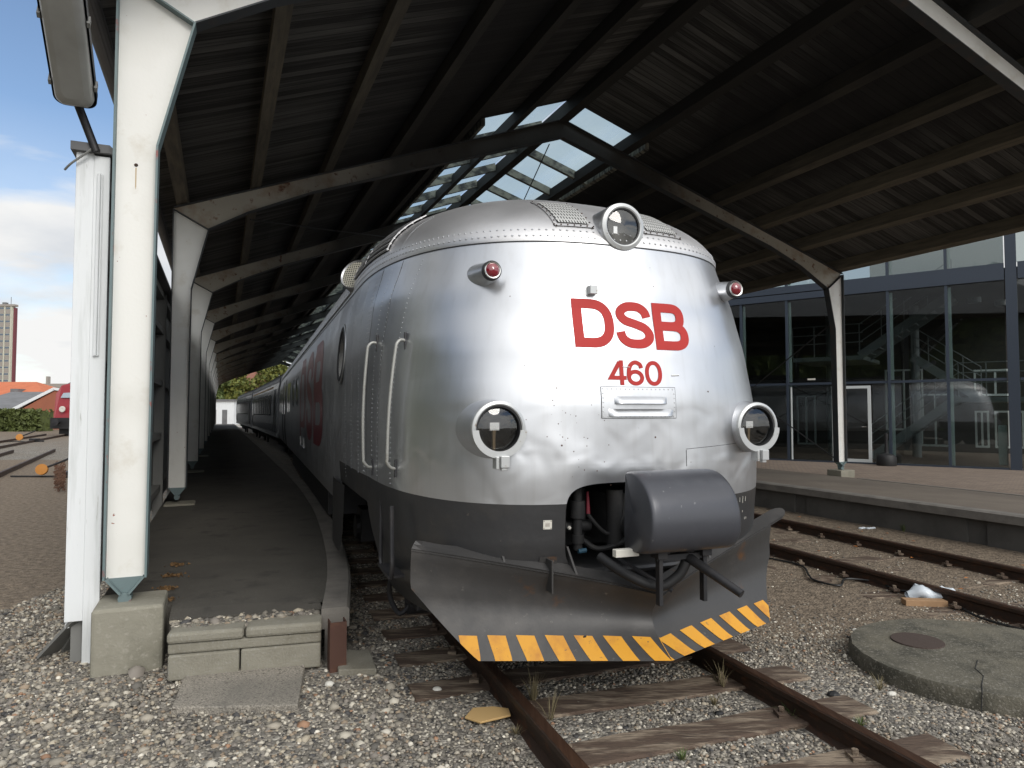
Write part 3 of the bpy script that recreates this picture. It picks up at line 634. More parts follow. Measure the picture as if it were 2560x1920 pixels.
# ================================================================== RAILCAR BODY SURFACE (local: x = w, y = s, z)
def lerp_tab(tab, z):
    if z <= tab[0][0]: return tab[0][1]
    for (a, b), (c, d) in zip(tab[:-1], tab[1:]):
        if z <= c:
            t = (z-a)/(c-a); t = t*t*(3-2*t)*.35+t*.65; return b+(d-b)*t
    return tab[-1][1]
ZS, ZT = 2.81, 3.41                      # seam and crown heights
TW_ = [(.45, 1.20), (.7, 1.33), (1.0, 1.39), (1.3, 1.415), (1.7, 1.42), (2.2, 1.418), (2.5, 1.40), (2.81, 1.345)]
TS_ = [(.45, 3.74), (.7, 3.62), (1.0, 3.57), (1.4, 3.55), (1.8, 3.56), (2.1, 3.595), (2.4, 3.655), (2.81, 3.745)]
TA_ = [(.45, 1.7), (1.3, 1.85), (2.2, 1.95), (2.81, 2.1)]
EN_ = [(.45, 3.3), (1.7, 3.3), (2.3, 3.0), (2.81, 2.75)]
def params(z):
    if z <= ZS: return lerp_tab(TW_, z), lerp_tab(TS_, z), lerp_tab(TA_, z)
    k = min(1, (z-ZS)/(ZT-ZS)); c = max(0, 1-k**2.3)**.5; 
    w = 1.345*max(c, .0)**.95; return max(w, .002), 3.745+1.45*(1-(1-k**1.5)**.60) if k < 1 else 5.195, 2.1*(.35+.65*c)
def surf_s(w, z):
    Wd, s0, a = params(z); x = min(1, abs(w)/Wd); EN = lerp_tab(EN_, z); return s0+a*(1-(1-x**EN)**(1/EN))
def surf_w(s, z):
    Wd, s0, a = params(z)
    if s >= s0+a: return Wd
    x = 1-max(0, (s-s0))/a; EN = lerp_tab(EN_, z); return Wd*(1-x**EN)**(1/EN)
def nrm_front(w, z):
    e = .01; dw = (surf_s(w+e, z)-surf_s(w-e, z))/(2*e); dz = (surf_s(w, z+e)-surf_s(w, z-e))/(2*e); return Vector((dw, -1, dz)).normalized()
def pf(w, z, off=0):                     # point on the front skin
    return Vector((w, surf_s(w, z), z))+nrm_front(w, z)*off
def ps(s, z, sg=-1, off=0):              # point on a side skin
    e = .01; w = surf_w(s, z); ds = (surf_w(s+e, z)-surf_w(s-e, z))/(2*e); dz = (surf_w(s, z+e)-surf_w(s, z-e))/(2*e)
    n = Vector((sg, -ds, -dz)).normalized(); return Vector((sg*w, s, z))+n*off, n
def plan(z, S1, nn=190, off=0):
    Wd, s0, a = params(z); EN = lerp_tab(EN_, z); pts = []; nS = 26
    side = [s0+a+(S1-(s0+a))*((k/nS)**1.6) for k in range(nS, 0, -1)]
    for s in side: pts.append((-Wd-off, s))
    ph = np.linspace(-math.pi/2, math.pi/2, 1601); sn = np.sin(ph); cs = np.abs(np.cos(ph))
    xx = np.sign(sn)*np.abs(sn)**(2/EN)*(Wd+off); yy = s0-off+(a+off)*(1-cs**(2/EN))
    d = np.concatenate([[0], np.cumsum(np.hypot(np.diff(xx), np.diff(yy)))]); q = np.linspace(0, d[-1], nn+1)
    pts += list(zip(np.interp(q, d, xx).tolist(), np.interp(q, d, yy).tolist()))
    for s in side[::-1]: pts.append((Wd+off, s))
    return pts
# coupler opening: superellipse in (w, z)
OC = (.0, 1.085); OA = (.475, .255)
def oval(w, z): return (abs((w-OC[0])/OA[0])**5+abs((z-OC[1])/OA[1])**5)**.2
def cut(P):
    """P rows of (x,y,z); returns MB with the opening cut and its rim snapped"""
    mb = MB(); ni = len(P); nj = len(P[0]); val = [[9]*nj for _ in range(ni)]
    for i in range(ni):
        for j in range(nj):
            x, y, z = P[i][j]
            if y < 4.4: val[i][j] = oval(x, z)
    Q = [list(r) for r in P]
    for i in range(ni):
        for j in range(nj):
            if val[i][j] < 1:
                nb = any(0 <= i+a < ni and 0 <= j+b < nj and val[i+a][j+b] >= 1 for a in (-1, 0, 1) for b in (-1, 0, 1))
                if nb:
                    x, y, z = P[i][j]; k = 1/val[i][j]; x2 = OC[0]+(x-OC[0])*k; z2 = OC[1]+(z-OC[1])*k
                    zmin, zmax = P[0][j][2], P[-1][j][2]; z2 = min(max(z2, zmin), zmax); Q[i][j] = (x2, surf_s(x2, z2), z2)
    for r in Q: mb.v += [tuple(p) for p in r]
    for i in range(ni-1):
        for j in range(nj-1):
            if max(val[i][j], val[i+1][j], val[i][j+1], val[i+1][j+1]) < 1: continue
            if P[i][j][1] < 4.4 and all(math.hypot(abs(c[0])-.882, c[2]-1.656) < .152 for c in (P[i][j], P[i+1][j], P[i][j+1], P[i+1][j+1])): continue
            a = i*nj+j; mb.f.append((a, a+1, a+nj+1, a+nj))
    return mb
SE1 = 24.8
car = empty('power_car', TW(0, 3.6, 0), AT)
tag(car, 'silver streamlined railcar with rounded nose, red lettering and grey snow plough under the canopy', 'railcar')
CO = (0, 3.6, 0)
def cobj(name, mb, m, parent=None, **k): return obj(name, mb, m, parent or car, off=CO, **k)
def zlow(s): return 1.225+.08*min(1, max(0, (s-3.6)/1.2)) if s < 6.25 else (1.305-.45*min(1, (s-6.25)/.45))
def body_rows(z0f, z1f, zs, S1=SE1, off=0):
    base = plan(1.5, S1, off=off); rows = []
    nj = len(base)
    for t in zs:
        row = []
        for j in range(nj):
            # iterate once so that the lower edge follows s
            s = base[j][1]; z = z0f(s)+(z1f(s)-z0f(s))*t; pts = PL(round(z, 4), S1, off); x, y = pts[j]; row.append((x, y, z))
        rows.append(row)
    return rows
_c = {}
def PL(z, S1, off):
    k = (z, S1, off)
    if k not in _c: _c[k] = plan(z, S1, off=off)
    return _c[k]
zs = [k/60 for k in range(61)]
body = cobj('body', cut(body_rows(zlow, lambda s: ZS, zs)), 'silver', smooth=True, sharp=60)
# roof with a lapped edge
rz = [ZS-.015]+[ZS+(ZT-ZS)*(1-(1-k/22)**1.7) for k in range(0, 23)]
rows = []
for i, z in enumerate(rz): rows.append([(x, y, z) for x, y in plan(max(z, ZS+.0001) if i else ZS, SE1, off=.008)])
rm = MB().grid(rows); rm.f = [q for q in rm.f if not all(rm.v[i][1] < 4.3 and math.hypot(rm.v[i][0], rm.v[i][2]-2.915) < .143 for i in q)]
roof = cobj('roof', rm, 'silverroof', smooth=True, sharp=60)
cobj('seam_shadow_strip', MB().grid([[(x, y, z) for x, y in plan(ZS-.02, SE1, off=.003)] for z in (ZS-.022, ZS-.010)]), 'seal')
# dark skirt
def zsk(s):
    if s < 4.75: return .47+.05*min(1, max(0, s-3.7))
    if s < 4.95: return .52+(.60)*(s-4.75)/.2
    return 1.12
sk = cobj('skirt', cut([[p for p in r if p[1] < 6.6] for r in body_rows(lambda s: zsk(s), lambda s: zlow(s)+.001, [k/34 for k in range(35)], off=-.001)] if False else
     [[p for p in r] for r in body_rows(zsk, lambda s: zlow(min(s, 6.2)), [k/34 for k in range(35)], S1=6.5)]), 'skirt', smooth=True, sharp=60)
# end wall at the far end
cobj('end_wall', MB().add([(x, SE1-.01, z) for x, z in [(-1.41, .86), (-1.415, 1.7), (-1.395, 2.2), (-1.345, 2.81), (-.9, 3.2), (0, 3.45), (.9, 3.2), (1.345, 2.81), (1.395, 2.2), (1.415, 1.7), (1.41, .86)]], [tuple(range(11))]), 'black')
# recess behind the opening
th = np.linspace(0, 2*math.pi, 49)
def ovp(a, k=1.0): 
    c, s = math.cos(a), math.sin(a); return OC[0]+k*OA[0]*math.copysign(abs(c)**.4, c), OC[1]+k*OA[1]*math.copysign(abs(s)**.4, s)
P = []
for d in (-.004, .03, .55):
    row = []
    for a in th:
        w, z = ovp(a, 1.0); row.append((w, surf_s(w, z)+d if d < .5 else 4.35, z))
    P.append(row)
rc = MB().grid(P); rc.add([p for p in P[-1][:-1]], [tuple(range(48))]); recess = cobj('coupler_recess', rc, 'void', smooth=True)
mc = MB()
mc.tube([(-.33, 3.72, 1.30), (-.33, 3.72, .93)], .028, 12).tube([(-.33, 3.72, 1.22), (-.33, 3.72, 1.12)], .045, 12).tube([(-.33, 3.72, 1.02), (-.33, 3.72, .97)], .038, 12)
mc.tube([(-.44, 3.78, 1.06), (-.22, 3.78, 1.06)], .035, 10).tube([(-.25, 3.85, 1.28), (-.25, 3.85, 1.0)], .035, 10)
mc.tube(cr([(-.28, 3.75, .98), (-.2, 3.7, .93), (-.05, 3.65, .98), (.02, 3.6, 1.1)], 5), .016, 8)
mc.tube(cr([(-.30, 3.76, 1.20), (-.15, 3.70, 1.02), (-.06, 3.66, 1.10), (-.02, 3.7, 1.25)], 5), .012, 8)
mc.box(-.12, .3, 3.72, 4.2, .95, 1.25).tube([(-.09, 3.7, 1.28), (-.09, 3.7, .95)], .05, 12).tube([(.0, 3.9, 1.08), (.0, 3.35, 1.04)], .075, 14)
cobj('pipework', mc, 'void', recess, smooth=True)
cobj('red_valve_lever', MB().tube([(-.255, 3.735, 1.27), (-.262, 3.715, 1.14)], [.008, .013], 8), mat('dull_red_lever', (.16, .008, .02), .6), recess)
cobj('blue_tap', MB().tube([(-.34, 3.69, .925), (-.29, 3.69, .93)], .014, 8), mat('blue_tap_paint', (.03, .09, .14), .6), recess)
cobj('lug', MB().dome((-.38, 3.73, 1.06), (0, -1, .1), .014, .012), 'offwhite', recess)

# rivets
rv = MB()
def rivets_front(z, step, r, w0=-1.25, w1=1.25, S1=10):
    pts = plan(z, S1, 400, off=.008); acc = 0; last = None
    for x, y in pts:
        if last is not None:
            acc += math.hypot(x-last[0], y-last[1])
            if acc >= step and y < 9:
                acc = 0; n = nrm_front(max(-1.2, min(1.2, x)), z) if y < 4.5 else Vector((math.copysign(1, x), 0, .25)).normalized(); rv.dome((x, y, z), n, r, r*.6)
        last = (x, y)
rivets_front(ZS+.020, .036, .0075); rivets_front(ZS+.062, .036, .0075)
def rivets_v(s, z0, z1, step=.032, r=.005, sg=-1):
    z = z0
    while z < z1:
        p, n = ps(s, z, sg, 0); rv.dome(p, n, r, r*.6); z += step
for s, z0 in ((4.34, 1.30), (4.58, 1.33), (4.72, 1.33), (4.95, 1.33), (5.00, 1.33), (5.25, 1.3), (5.66, 1.3), (6.05, 1.2), (6.95, .95), (7.3, .95), (7.8, .9), (8.3, .9)):
    for sg in (-1, 1): rivets_v(s, z0, ZS-.05, sg=sg)
for k in range(26): # a row on the left roof shoulder
    t = k/25; p, n = ps(4.62, ZS+.08+.22*t, -1, .006); rv.dome(p, n, .005, .003)
for k in range(16): p, n = ps(4.70+.06*k, ZS+.12, -1, .006); rv.dome(p, n, .005, .003)
for k in range(22):
    w = -.95+.04*k; z = .70-.005*k; rv.dome(pf(w, z, .001), nrm_front(w, z), .006, .004)
for k in range(14): rv.dome(pf(.3+.05*k, .72, .001), nrm_front(.3+.05*k, .72), .006, .004)
cobj('rivets', rv, 'silver', smooth=True)
# panel joints
def joint(pts, w=.004): return MB().tube(pts, w, 5)
jn = MB()
for s in (4.56, 4.88):
    jn.tube([ps(s+.012, 1.27+(ZS-.03-1.27)*k/16, -1, -.001)[0] for k in range(17)], .0028, 5)
jn.tube([pf(.33+.0*k, 1.42+.01*k, -.001) for k in range(0, 11)], .0028, 5); jn.tube([pf(.33+.05*k, 1.525+.003*k, -.001) for k in range(0, 15)], .0022, 5)
jn.tube([pf(-.08+.032*k, 2.735-.0008*k, -.001) for k in range(1)]+[pf(-.04, 2.735, -.001)], .001, 4)
cobj('panel_joints', jn, 'seal')
# lettering
def ribbon(pts, w, closed=False):
    P = [Vector((p[0], p[1])) for p in pts]; n = len(P); L_, R2 = [], []
    for i in range(n):
        if closed: a, b, c = P[i-1], P[i], P[(i+1) % n]
        else: a, b, c = P[max(0, i-1)], P[i], P[min(n-1, i+1)]
        d1 = (b-a).normalized() if (b-a).length > 1e-9 else (c-b).normalized(); d2 = (c-b).normalized() if (c-b).length > 1e-9 else d1
        n1 = Vector((-d1.y, d1.x)); n2 = Vector((-d2.y, d2.x)); m = (n1+n2).normalized(); k = w/2/max(.4, m.dot(n1))
        L_.append(b+m*k); R2.append(b-m*k)
    return L_, R2
def arc(cx, cy, rx, ry, a0, a1, n=10): return [(cx+rx*math.cos(R_(a0+(a1-a0)*k/n)), cy+ry*math.sin(R_(a0+(a1-a0)*k/n))) for k in range(n+1)]
def seg(a, b, n=6): return [(a[0]+(b[0]-a[0])*k/n, a[1]+(b[1]-a[1])*k/n) for k in range(n)]
def se_arc(cx, cy, rx, ry, a0, a1, n=12, p=.82):
    o = []
    for k in range(n+1):
        a = R_(a0+(a1-a0)*k/n); c, s = math.cos(a), math.sin(a); o.append((cx+rx*math.copysign(abs(c)**p, c), cy+ry*math.copysign(abs(s)**p, s)))
    return o
GLY = {
 'D': (.86, .205, [(seg((.0875, .0875), (.36, .0875))+se_arc(.36, .5, .40, .4125, -90, 90, 22)+seg((.36, .9125), (.0875, .9125))+seg((.0875, .9125), (.0875, .0875), 8), True)]),
 'S': (.80, .195, [([tuple(p[:2]) for p in cr([(x, y, 0) for x, y in [(.700, .675), (.655, .80), (.54, .885), (.40, .905), (.25, .885), (.135, .80), (.125, .69), (.22, .59), (.42, .525), (.62, .445), (.715, .32), (.695, .20), (.58, .115), (.42, .095), (.25, .115), (.125, .21), (.085, .345)]], 5)], False)]),
 'B': (.79, .20, [(seg((.085, .085), (.40, .085))+se_arc(.42, .298, .275, .213, -90, 90, 18)+seg((.42, .511), (.085, .511))+seg((.085, .511), (.085, .085), 6), True),
                  (seg((.085, .511), (.40, .511))+se_arc(.40, .713, .235, .202, -90, 90, 16)+seg((.40, .915), (.085, .915))+seg((.085, .915), (.085, .511), 6), True)]),
 '4': (.78, .165, [(seg((.50, .93), (.115, .29), 8)+seg((.115, .29), (.76, .29), 8)+[(.76, .29)], False), (seg((.565, 1.0), (.565, 0), 8)+[(.565, 0)], False)]),
 '6': (.74, .165, [(arc(.375, .31, .275, .243, 0, 354, 34), True), ([tuple(p[:2]) for p in cr([(x, y, 0) for x, y in [(.635, .70), (.585, .85), (.40, .932), (.22, .85), (.125, .66), (.095, .45), (.10, .31)]], 5)], False)]),
 '0': (.74, .165, [(se_arc(.37, .5, .285, .432, 0, 350, 35, .92), True)]),
}
def glyph(mb, ch, fmap, base_off=.0):
    wd, sw, strokes = GLY[ch]
    for si, (pts, closed) in enumerate(strokes):
        L_, R2 = ribbon(pts, sw, closed); rows = [[fmap(a.x, a.y, base_off+si*.0007), fmap((a.x+b.x)/2, (a.y+b.y)/2, base_off+si*.0007), fmap(b.x, b.y, base_off+si*.0007)] for a, b in zip(L_, R2)]
        if closed: rows.append(rows[0])
        mb.grid(rows)
for ch, x0, wdt in (('D', -.388, .262), ('S', -.112, .252), ('B', .158, .248)):
    g = MB(); k = wdt/GLY[ch][0]; glyph(g, ch, lambda a, b, o: pf(x0+a*k, 2.137+b*.290, .0025+o)); cobj('letter', g, 'red', label='red letter %s painted on the nose' % ch)
for ch, x0 in (('4', -.195), ('6', -.070), ('0', .058)):
    g = MB(); k = .122/.75; glyph(g, ch, lambda a, b, o: pf(x0+a*k, 1.912+b*.148, .0025+o)); cobj('numeral', g, 'red', label='small red digit %s under the lettering' % ch)
for ch, s0_, wdt in (('B', 9.55, 1.35), ('S', 11.0, 1.25), ('D', 12.6, 1.4)):
    g = MB(); k = wdt/GLY[ch][0]; glyph(g, ch, lambda a, b, o: ps(s0_-a*k, 1.35+b*1.28, -1, .003+o)[0]); cobj('letter', g, 'redfaded', label='tall faded red letter %s on the side of the car' % ch)

# headlights
def pod(w, z, s_face, r, r_back, s_back, parent_name, sg, plate=True):
    c = Vector((w, 0, z)); pm = MB()
    pm.lathe((w, s_face, z), (0, 1, 0), [(r*.86, .0), (r*.97, -.004), (r, .01), (r*1.02, .05), (r_back, (s_back-s_face)*.6), (r_back*.96, s_back-s_face)], 40)
    h = cobj('headlight', pm, 'silver', smooth=True, sharp=70)
    cobj('rim', MB().lathe((w, s_face-.006, z), (0, 1, 0), [(r*.84, .012), (r*.84, -.006), (r*.88, -.010), (r*.98, -.004), (r*1.0, .012)], 40), 'white_metal', h, smooth=True)
    cobj('rubber_ring', MB().lathe((w, s_face-.006, z), (0, 1, 0), [(r*.76, .03), (r*.77, -.002), (r*.83, -.004), (r*.84, .02)], 40), 'seal', h, smooth=True)
    cobj('reflector_bowl', MB().lathe((w, s_face, z), (0, 1, 0), [(r*.79, .01), (r*.77, .05), (r*.62, .12), (r*.3, .17), (.001, .185)], 32), M['bowl'], h, smooth=True)
    cobj('glass', MB().lathe((w, s_face, z), (0, 1, 0), [(r*.78, .008), (r*.55, -.004), (r*.3, -.010), (.001, -.012)], 32), 'lensglass', h, smooth=True)
    bm = MB(); bm.box(w-.028, w+.028, s_face+.07, s_face+.10, z-.008, z+.036); cobj('bulb_shield', bm, 'chrome', h)
    cobj('bulb_stem', MB().tube([(w, s_face+.085, z-.008), (w, s_face+.085, z-.05), (w, s_face+.085, z-r*.72)], [.014, .011, .011], 10), 'brassy', h)
    if plate:
        lp = MB()
        lp.lathe((w, s_face-.022, z), (0, 1, 0), [(r*.76, .004), (r*.76, -.002), (r*1.0, -.002), (r*1.0, .012)], 26, ang=PLA)
        cobj('lower_rim_plate', lp, 'white_metal', h)
        bx = MB().box(w-.004, w+.046, s_face-.055, s_face-.01, z-r-.050, z-r+.014).box(w-.026, w-.006, s_face-.035, s_face+.03, z-r-.058, z-r+.01).box(w+.002, w+.034, s_face-.045, s_face-.015, z-r-.066, z-r-.050)
        cobj('clip_box', bx, 'white_metal', h, bevel=.003)
    return h
M['bowl'] = mat('lamp_bowl', (.022, .022, .021), .12, .25); M['brassy'] = mat('tarnished_brass', (.20, .15, .09), .45, .7)
# find which half of the lathe angle is the lower one
_ax = Vector((0, 1, 0)); _x = _ax.cross(Vector((0, 0, 1))).normalized(); _y = _ax.cross(_x)
_a = math.atan2(Vector((0, 0, -1)).dot(_y), Vector((0, 0, -1)).dot(_x)); PLA = (_a-R_(88), _a+R_(88))
pod(-.882, 1.656, 3.575, .160, .212, 4.55, 'headlight', -1)
pod(.882, 1.656, 3.575, .160, .212, 4.55, 'headlight', 1)
# roof headlight
tl = cobj('roof_headlight', MB().lathe((0, 3.74, 2.915), (0, 1, 0), [(.120, 0), (.147, -.006), (.152, .01), (.152, .05), (.158, .35), (.12, .9)], 44), 'silver', smooth=True, sharp=70)
cobj('rim', MB().lathe((0, 3.732, 2.915), (0, 1, 0), [(.118, .016), (.118, -.008), (.126, -.012), (.148, -.004), (.151, .014)], 44), 'white_metal', tl, smooth=True)
cobj('rubber_ring', MB().lathe((0, 3.732, 2.915), (0, 1, 0), [(.108, .02), (.110, -.004), (.118, -.006), (.119, .01)], 44), 'seal', tl, smooth=True)
cobj('reflector_bowl', MB().lathe((0, 3.74, 2.915), (0, 1, 0), [(.110, .0), (.10, .05), (.06, .10), (.001, .12)], 32), mat('hazy_reflector', (.22, .22, .21), .5, .3), tl, smooth=True)
cobj('glass', MB().lathe((0, 3.735, 2.915), (0, 1, 0), [(.111, 0), (.07, -.012), (.001, -.018)], 32), 'lensglass', tl, smooth=True)
cobj('bulb_shield', MB().box(-.035, -.008, 3.79, 3.81, 2.885, 2.93), 'chrome', tl)
# marker lamps in teardrop fairings
for sg in (-1, 1):
    w, z, sf = sg*.863, 2.578, 3.745; r = .052
    lm = cobj('marker_lamp', MB().lathe((w, sf, z), (0, 1, 0), [(r*.9, 0), (r*1.04, .005), (r*1.10, .04), (r*1.75, .26), (r*2.0, .6)], 32), 'silver', smooth=True, sharp=70)
    cobj('rubber_ring', MB().lathe((w, sf, z), (0, 1, 0), [(r*1.02, -.004), (r*1.12, .0), (r*1.14, .022), (r*1.05, .03)], 32), 'seal', lm, smooth=True)
    cobj('rim', MB().lathe((w, sf-.006, z), (0, 1, 0), [(r*.80, .01), (r*.82, -.006), (r*.93, -.008), (r*1.0, .004)], 32), 'chrome', lm, smooth=True)
    cobj('red_lens', MB().lathe((w, sf-.006, z), (0, 1, 0), [(r*.83, 0), (r*.7, -.012), (r*.4, -.022), (.001, -.025)], 28), 'redglass', lm, smooth=True)
# roof grilles beside the lamp
for (w0, w1) in ((-.43, -.175), (.19, .50)):
    def gp_(u, v, off):
        z = ZS+.088+v*.26*1.0; w = w0+(w1-w0)*u; return Vector((w, surf_s(w, min(z, ZT-.01)), z))+Vector((0, -.8, .6))*off
    fr_ = MB().grid([[gp_(u/8, v/8, .012) for u in range(9)] for v in range(9)]); g = cobj('roof_grille', fr_, 'silverroof')
    nu, nv = 12, 10; uv = [[(u/nu*(w1-w0-.05), v/nv*.21) for u in range(nu+1)] for v in range(nv+1)]
    cobj('slotted_sheet', MB().grid([[gp_(.09+.82*u/nu, .09+.84*v/nv, .018) for u in range(nu+1)] for v in range(nv+1)], uv), 'grille', g)
    sc = MB()
    for u, v in [(.04, k/6) for k in range(7)]+[(.96, k/6) for k in range(7)]+[(k/6, .035) for k in range(7)]: sc.dome(gp_(u, v, .013), (0, -.8, .6), .006, .004)
    cobj('screws', sc, 'rail', g)
    ed = MB().tube([gp_(0, 1, .008), gp_(0, 0, .008), gp_(1, 0, .008), gp_(1, 1, .008)], .004, 6); cobj('grille_edge', ed, 'darksteel', g)
# ventilation panel with two louvres
lp_ = cobj('louvre_panel', MB().grid([[pf(-.248+.508*u/10, 1.715+.185*v/4, .0035) for u in range(11)] for v in range(5)]), 'silver', smooth=True)
cobj('panel_edge', MB().tube([pf(-.248+.508*k/10, 1.715, .002) for k in range(11)]+[pf(.26, 1.715+.185*k/4, .002) for k in range(5)]+[pf(.26-.508*k/10, 1.90, .002) for k in range(11)]+[pf(-.248, 1.90-.185*k/4, .002) for k in range(5)], .0022, 5), 'seal', lp_)
for (wa, wb, zb_) in ((-.165, .195, 1.80), (-.205, .238, 1.725)):
    lv = MB(); n = 24; rows = []
    for k in range(n+1):
        u = k/n; w = wa+(wb-wa)*u; e = min(1, min(u, 1-u)/.09); e = math.sin(e*math.pi/2)
        rows.append([pf(w, zb_+.045, .003)]+[pf(w, zb_+.045*(1-v), .004+e*.026*math.sin(v*math.pi/2)) for v in (.3, .6, .85, 1)])
    lv.grid(rows); l_ = cobj('louvre', lv, 'silver', lp_, smooth=True)
    cobj('louvre_mouth', MB().grid([[pf(wa+(wb-wa)*k/n, zb_-.001, .004), pf(wa+(wb-wa)*k/n, zb_-.001, .003+.026*math.sin(min(1, min(k/n, 1-k/n)/.09)*math.pi/2))] for k in range(n+1)]), 'seal', l_)
rr_ = MB()
for k in range(17):
    for z in (1.728, 1.888):
        w = -.238+.030*k
        if z < 1.8 or True: rr_.dome(pf(w, z-.004 if z < 1.8 else z, .004), nrm_front(w, z), .0045, .003)
for k in range(1, 6):
    for w in (-.238, .250): rr_.dome(pf(w, 1.728+.0267*k, .004), nrm_front(w, z), .0045, .003)
cobj('panel_rivets', rr_, 'white_metal', lp_, smooth=True)
# lamp bracket, slots, plates
bk = MB().box(-.31, -.21, 3.60+.055, 3.665, 2.452, 2.512); 
b0 = pf(-.255, 2.485, 0); bk = MB()
bk.grid([[pf(-.305+.105*u, 2.455+.06*v, .004) for u in (0, 1)] for v in (0, 1)]); bk.box(b0.x-.028, b0.x+.022, b0.y-.045, b0.y, b0.z-.026, b0.z+.026)
cobj('lamp_bracket', bk, 'white_metal', bevel=.003)
cobj('slot', MB().tube([pf(.245, 1.975, .0), pf(.30, 1.978, .0)], .005, 6), 'chrome'); cobj('slot', MB().tube([pf(-.095, 2.022, .003), pf(-.045, 2.020, .003)], .002, 6), 'chrome')
pt = cobj('builder_plate', MB().grid([[pf(-.605+.05*u/2, 1.085+.052*v, .003) for u in range(3)] for v in (0, 1)]), 'offwhite')
dt = MB()
for u, v in ((0.1, .1), (.9, .1), (.1, .9), (.9, .9)): dt.dome(pf(-.605+.05*u, 1.085+.052*v, .003), nrm_front(-.58, 1.1), .003, .002)
for v in (.35, .47, .6): dt.tube([pf(-.593, 1.085+.052*v, .0032), pf(-.568, 1.085+.052*v, .0032)], .0012, 4)
cobj('plate_marks', dt, 'rustpost', pt)
mk = MB()
for w, z, h in ((.80, 1.17, .03), (.835, 1.16, .045), (.87, 1.17, .03), (.835, 1.10, .012), (.865, 1.05, .015), (.885, 1.05, .015)): mk.tube([pf(w, z, .002), pf(w, z+h, .002)], .0018, 4)
cobj('stencil_marks', mk, 'offwhite')
# small chips and pin holes on the nose
ch = MB()
for k in range(46):
    w = rng.uniform(-.75, .75); z = rng.uniform(1.32, 2.68)
    if k > 16: w = rng.normal(-.42, .16); z = rng.normal(1.62, .12)
    r = rng.uniform(.0015, .004); ch.dome(pf(w, z, .0008), nrm_front(w, z), r, .0006)
for w, z in ((-.52, 1.89), (-.50, 1.56), (.11, 1.60), (.52, 1.88)): ch.dome(pf(w, z, .0008), nrm_front(w, z), .006, .001)
cobj('paint_chips', ch, 'rustpost')
# handrails
def handrail(s, z0, z1, so_=.065):
    a, n = ps(s, z1, -1, 0); b, _ = ps(s, z0, -1, 0)
    top = a+n*so_; bot = b+n*so_; pts = [a, a+n*(so_-.03), a+n*so_+Vector((0, 0, -.03))]+[a+(b-a)*t+n*(so_+.018*math.sin(t*math.pi)) for t in (.1, .25, .4, .55, .7, .85, .94)]+[b+n*so_+Vector((0, 0, .03)), b+n*(so_-.03), b]
    h = cobj('handrail', MB().tube(cr(pts, 3), .0105, 10), 'handrail', smooth=True)
    for p in (a, b): cobj('bracket', MB().box(p.x-.008, p.x+.003, p.y-.012, p.y+.012, p.z-.055, p.z+.055), 'darksteel', h)
    return h
M['handrail'] = mat('worn_handrail_paint', (.33, .33, .31), .4, .3, n1=[(12, 6, .55, .7, (.22, .2, .17))])
handrail(4.26, 1.40, 2.20); handrail(4.68, 1.38, 2.22)
# steps below the door
st = MB().tube(cr([(-1.36, 4.18, 1.18), (-1.36, 4.16, .9), (-1.36, 4.15, .82), (-1.36, 4.17, .76), (-1.36, 4.22, .74), (-1.36, 4.50, .74), (-1.36, 4.55, .77), (-1.36, 4.56, .84), (-1.36, 4.55, 1.18)], 4), .014, 8)
st.box(-1.38, -1.28, 4.17, 4.54, .745, .76); cobj('step_ladder', st, 'darksteel', smooth=True)
# round windows
def rwin(s, z, r):
    c, n = ps(s, z, -1, 0); w = cobj('round_window', MB().lathe(c, n, [(r*.84, .004), (r*.86, .012), (r*.97, .014), (r*1.02, .002)], 36), 'seal', smooth=True)
    cobj('pane', MB().lathe(c, n, [(r*.86, .006), (.001, .006)], 36), 'winglass', w)
    cobj('window_rim', MB().lathe(c, n, [(r*1.0, .002), (r*1.02, .010), (r*1.10, .008), (r*1.12, .0)], 36), 'silver', w, smooth=True)
rwin(6.40, 2.28, .25); rwin(13.6, 2.15, .26); rwin(15.0, 2.15, .26)
# doors and luggage bay at the far end of the side
def side_patch(name, s0, s1, z0, z1, m, off=.004, parent=None):
    return cobj(name, MB().grid([[ps(s0+(s1-s0)*i/4, z0+(z1-z0)*j/8, -1, off)[0] for i in range(5)] for j in range(9)]), m, parent)
for s0_, s1_ in ((19.0, 19.9), (20.6, 21.5)):
    d_ = side_patch('side_door', s0_, s1_, .88, 2.62, 'skirt', .006); side_patch('door_window', s0_+.15, s1_-.15, 1.7, 2.45, 'winglass', .012, d_)
for s0_ in (16.6, 17.4, 22.0, 22.9, 23.8): side_patch('side_window', s0_, s0_+.5, 1.75, 2.45, 'winglass', .006)
gb = side_patch('equipment_box_lid', 11.0, 12.2, 1.15, 1.50, 'silver', .01); 
gb2 = MB().tube([ps(11.2, 1.35, -1, .03)[0], ps(11.2, 1.2, -1, .03)[0], ps(12.0, 1.2, -1, .03)[0], ps(12.0, 1.35, -1, .03)[0]], .012, 6); cobj('box_handle', gb2, 'white_metal', gb)
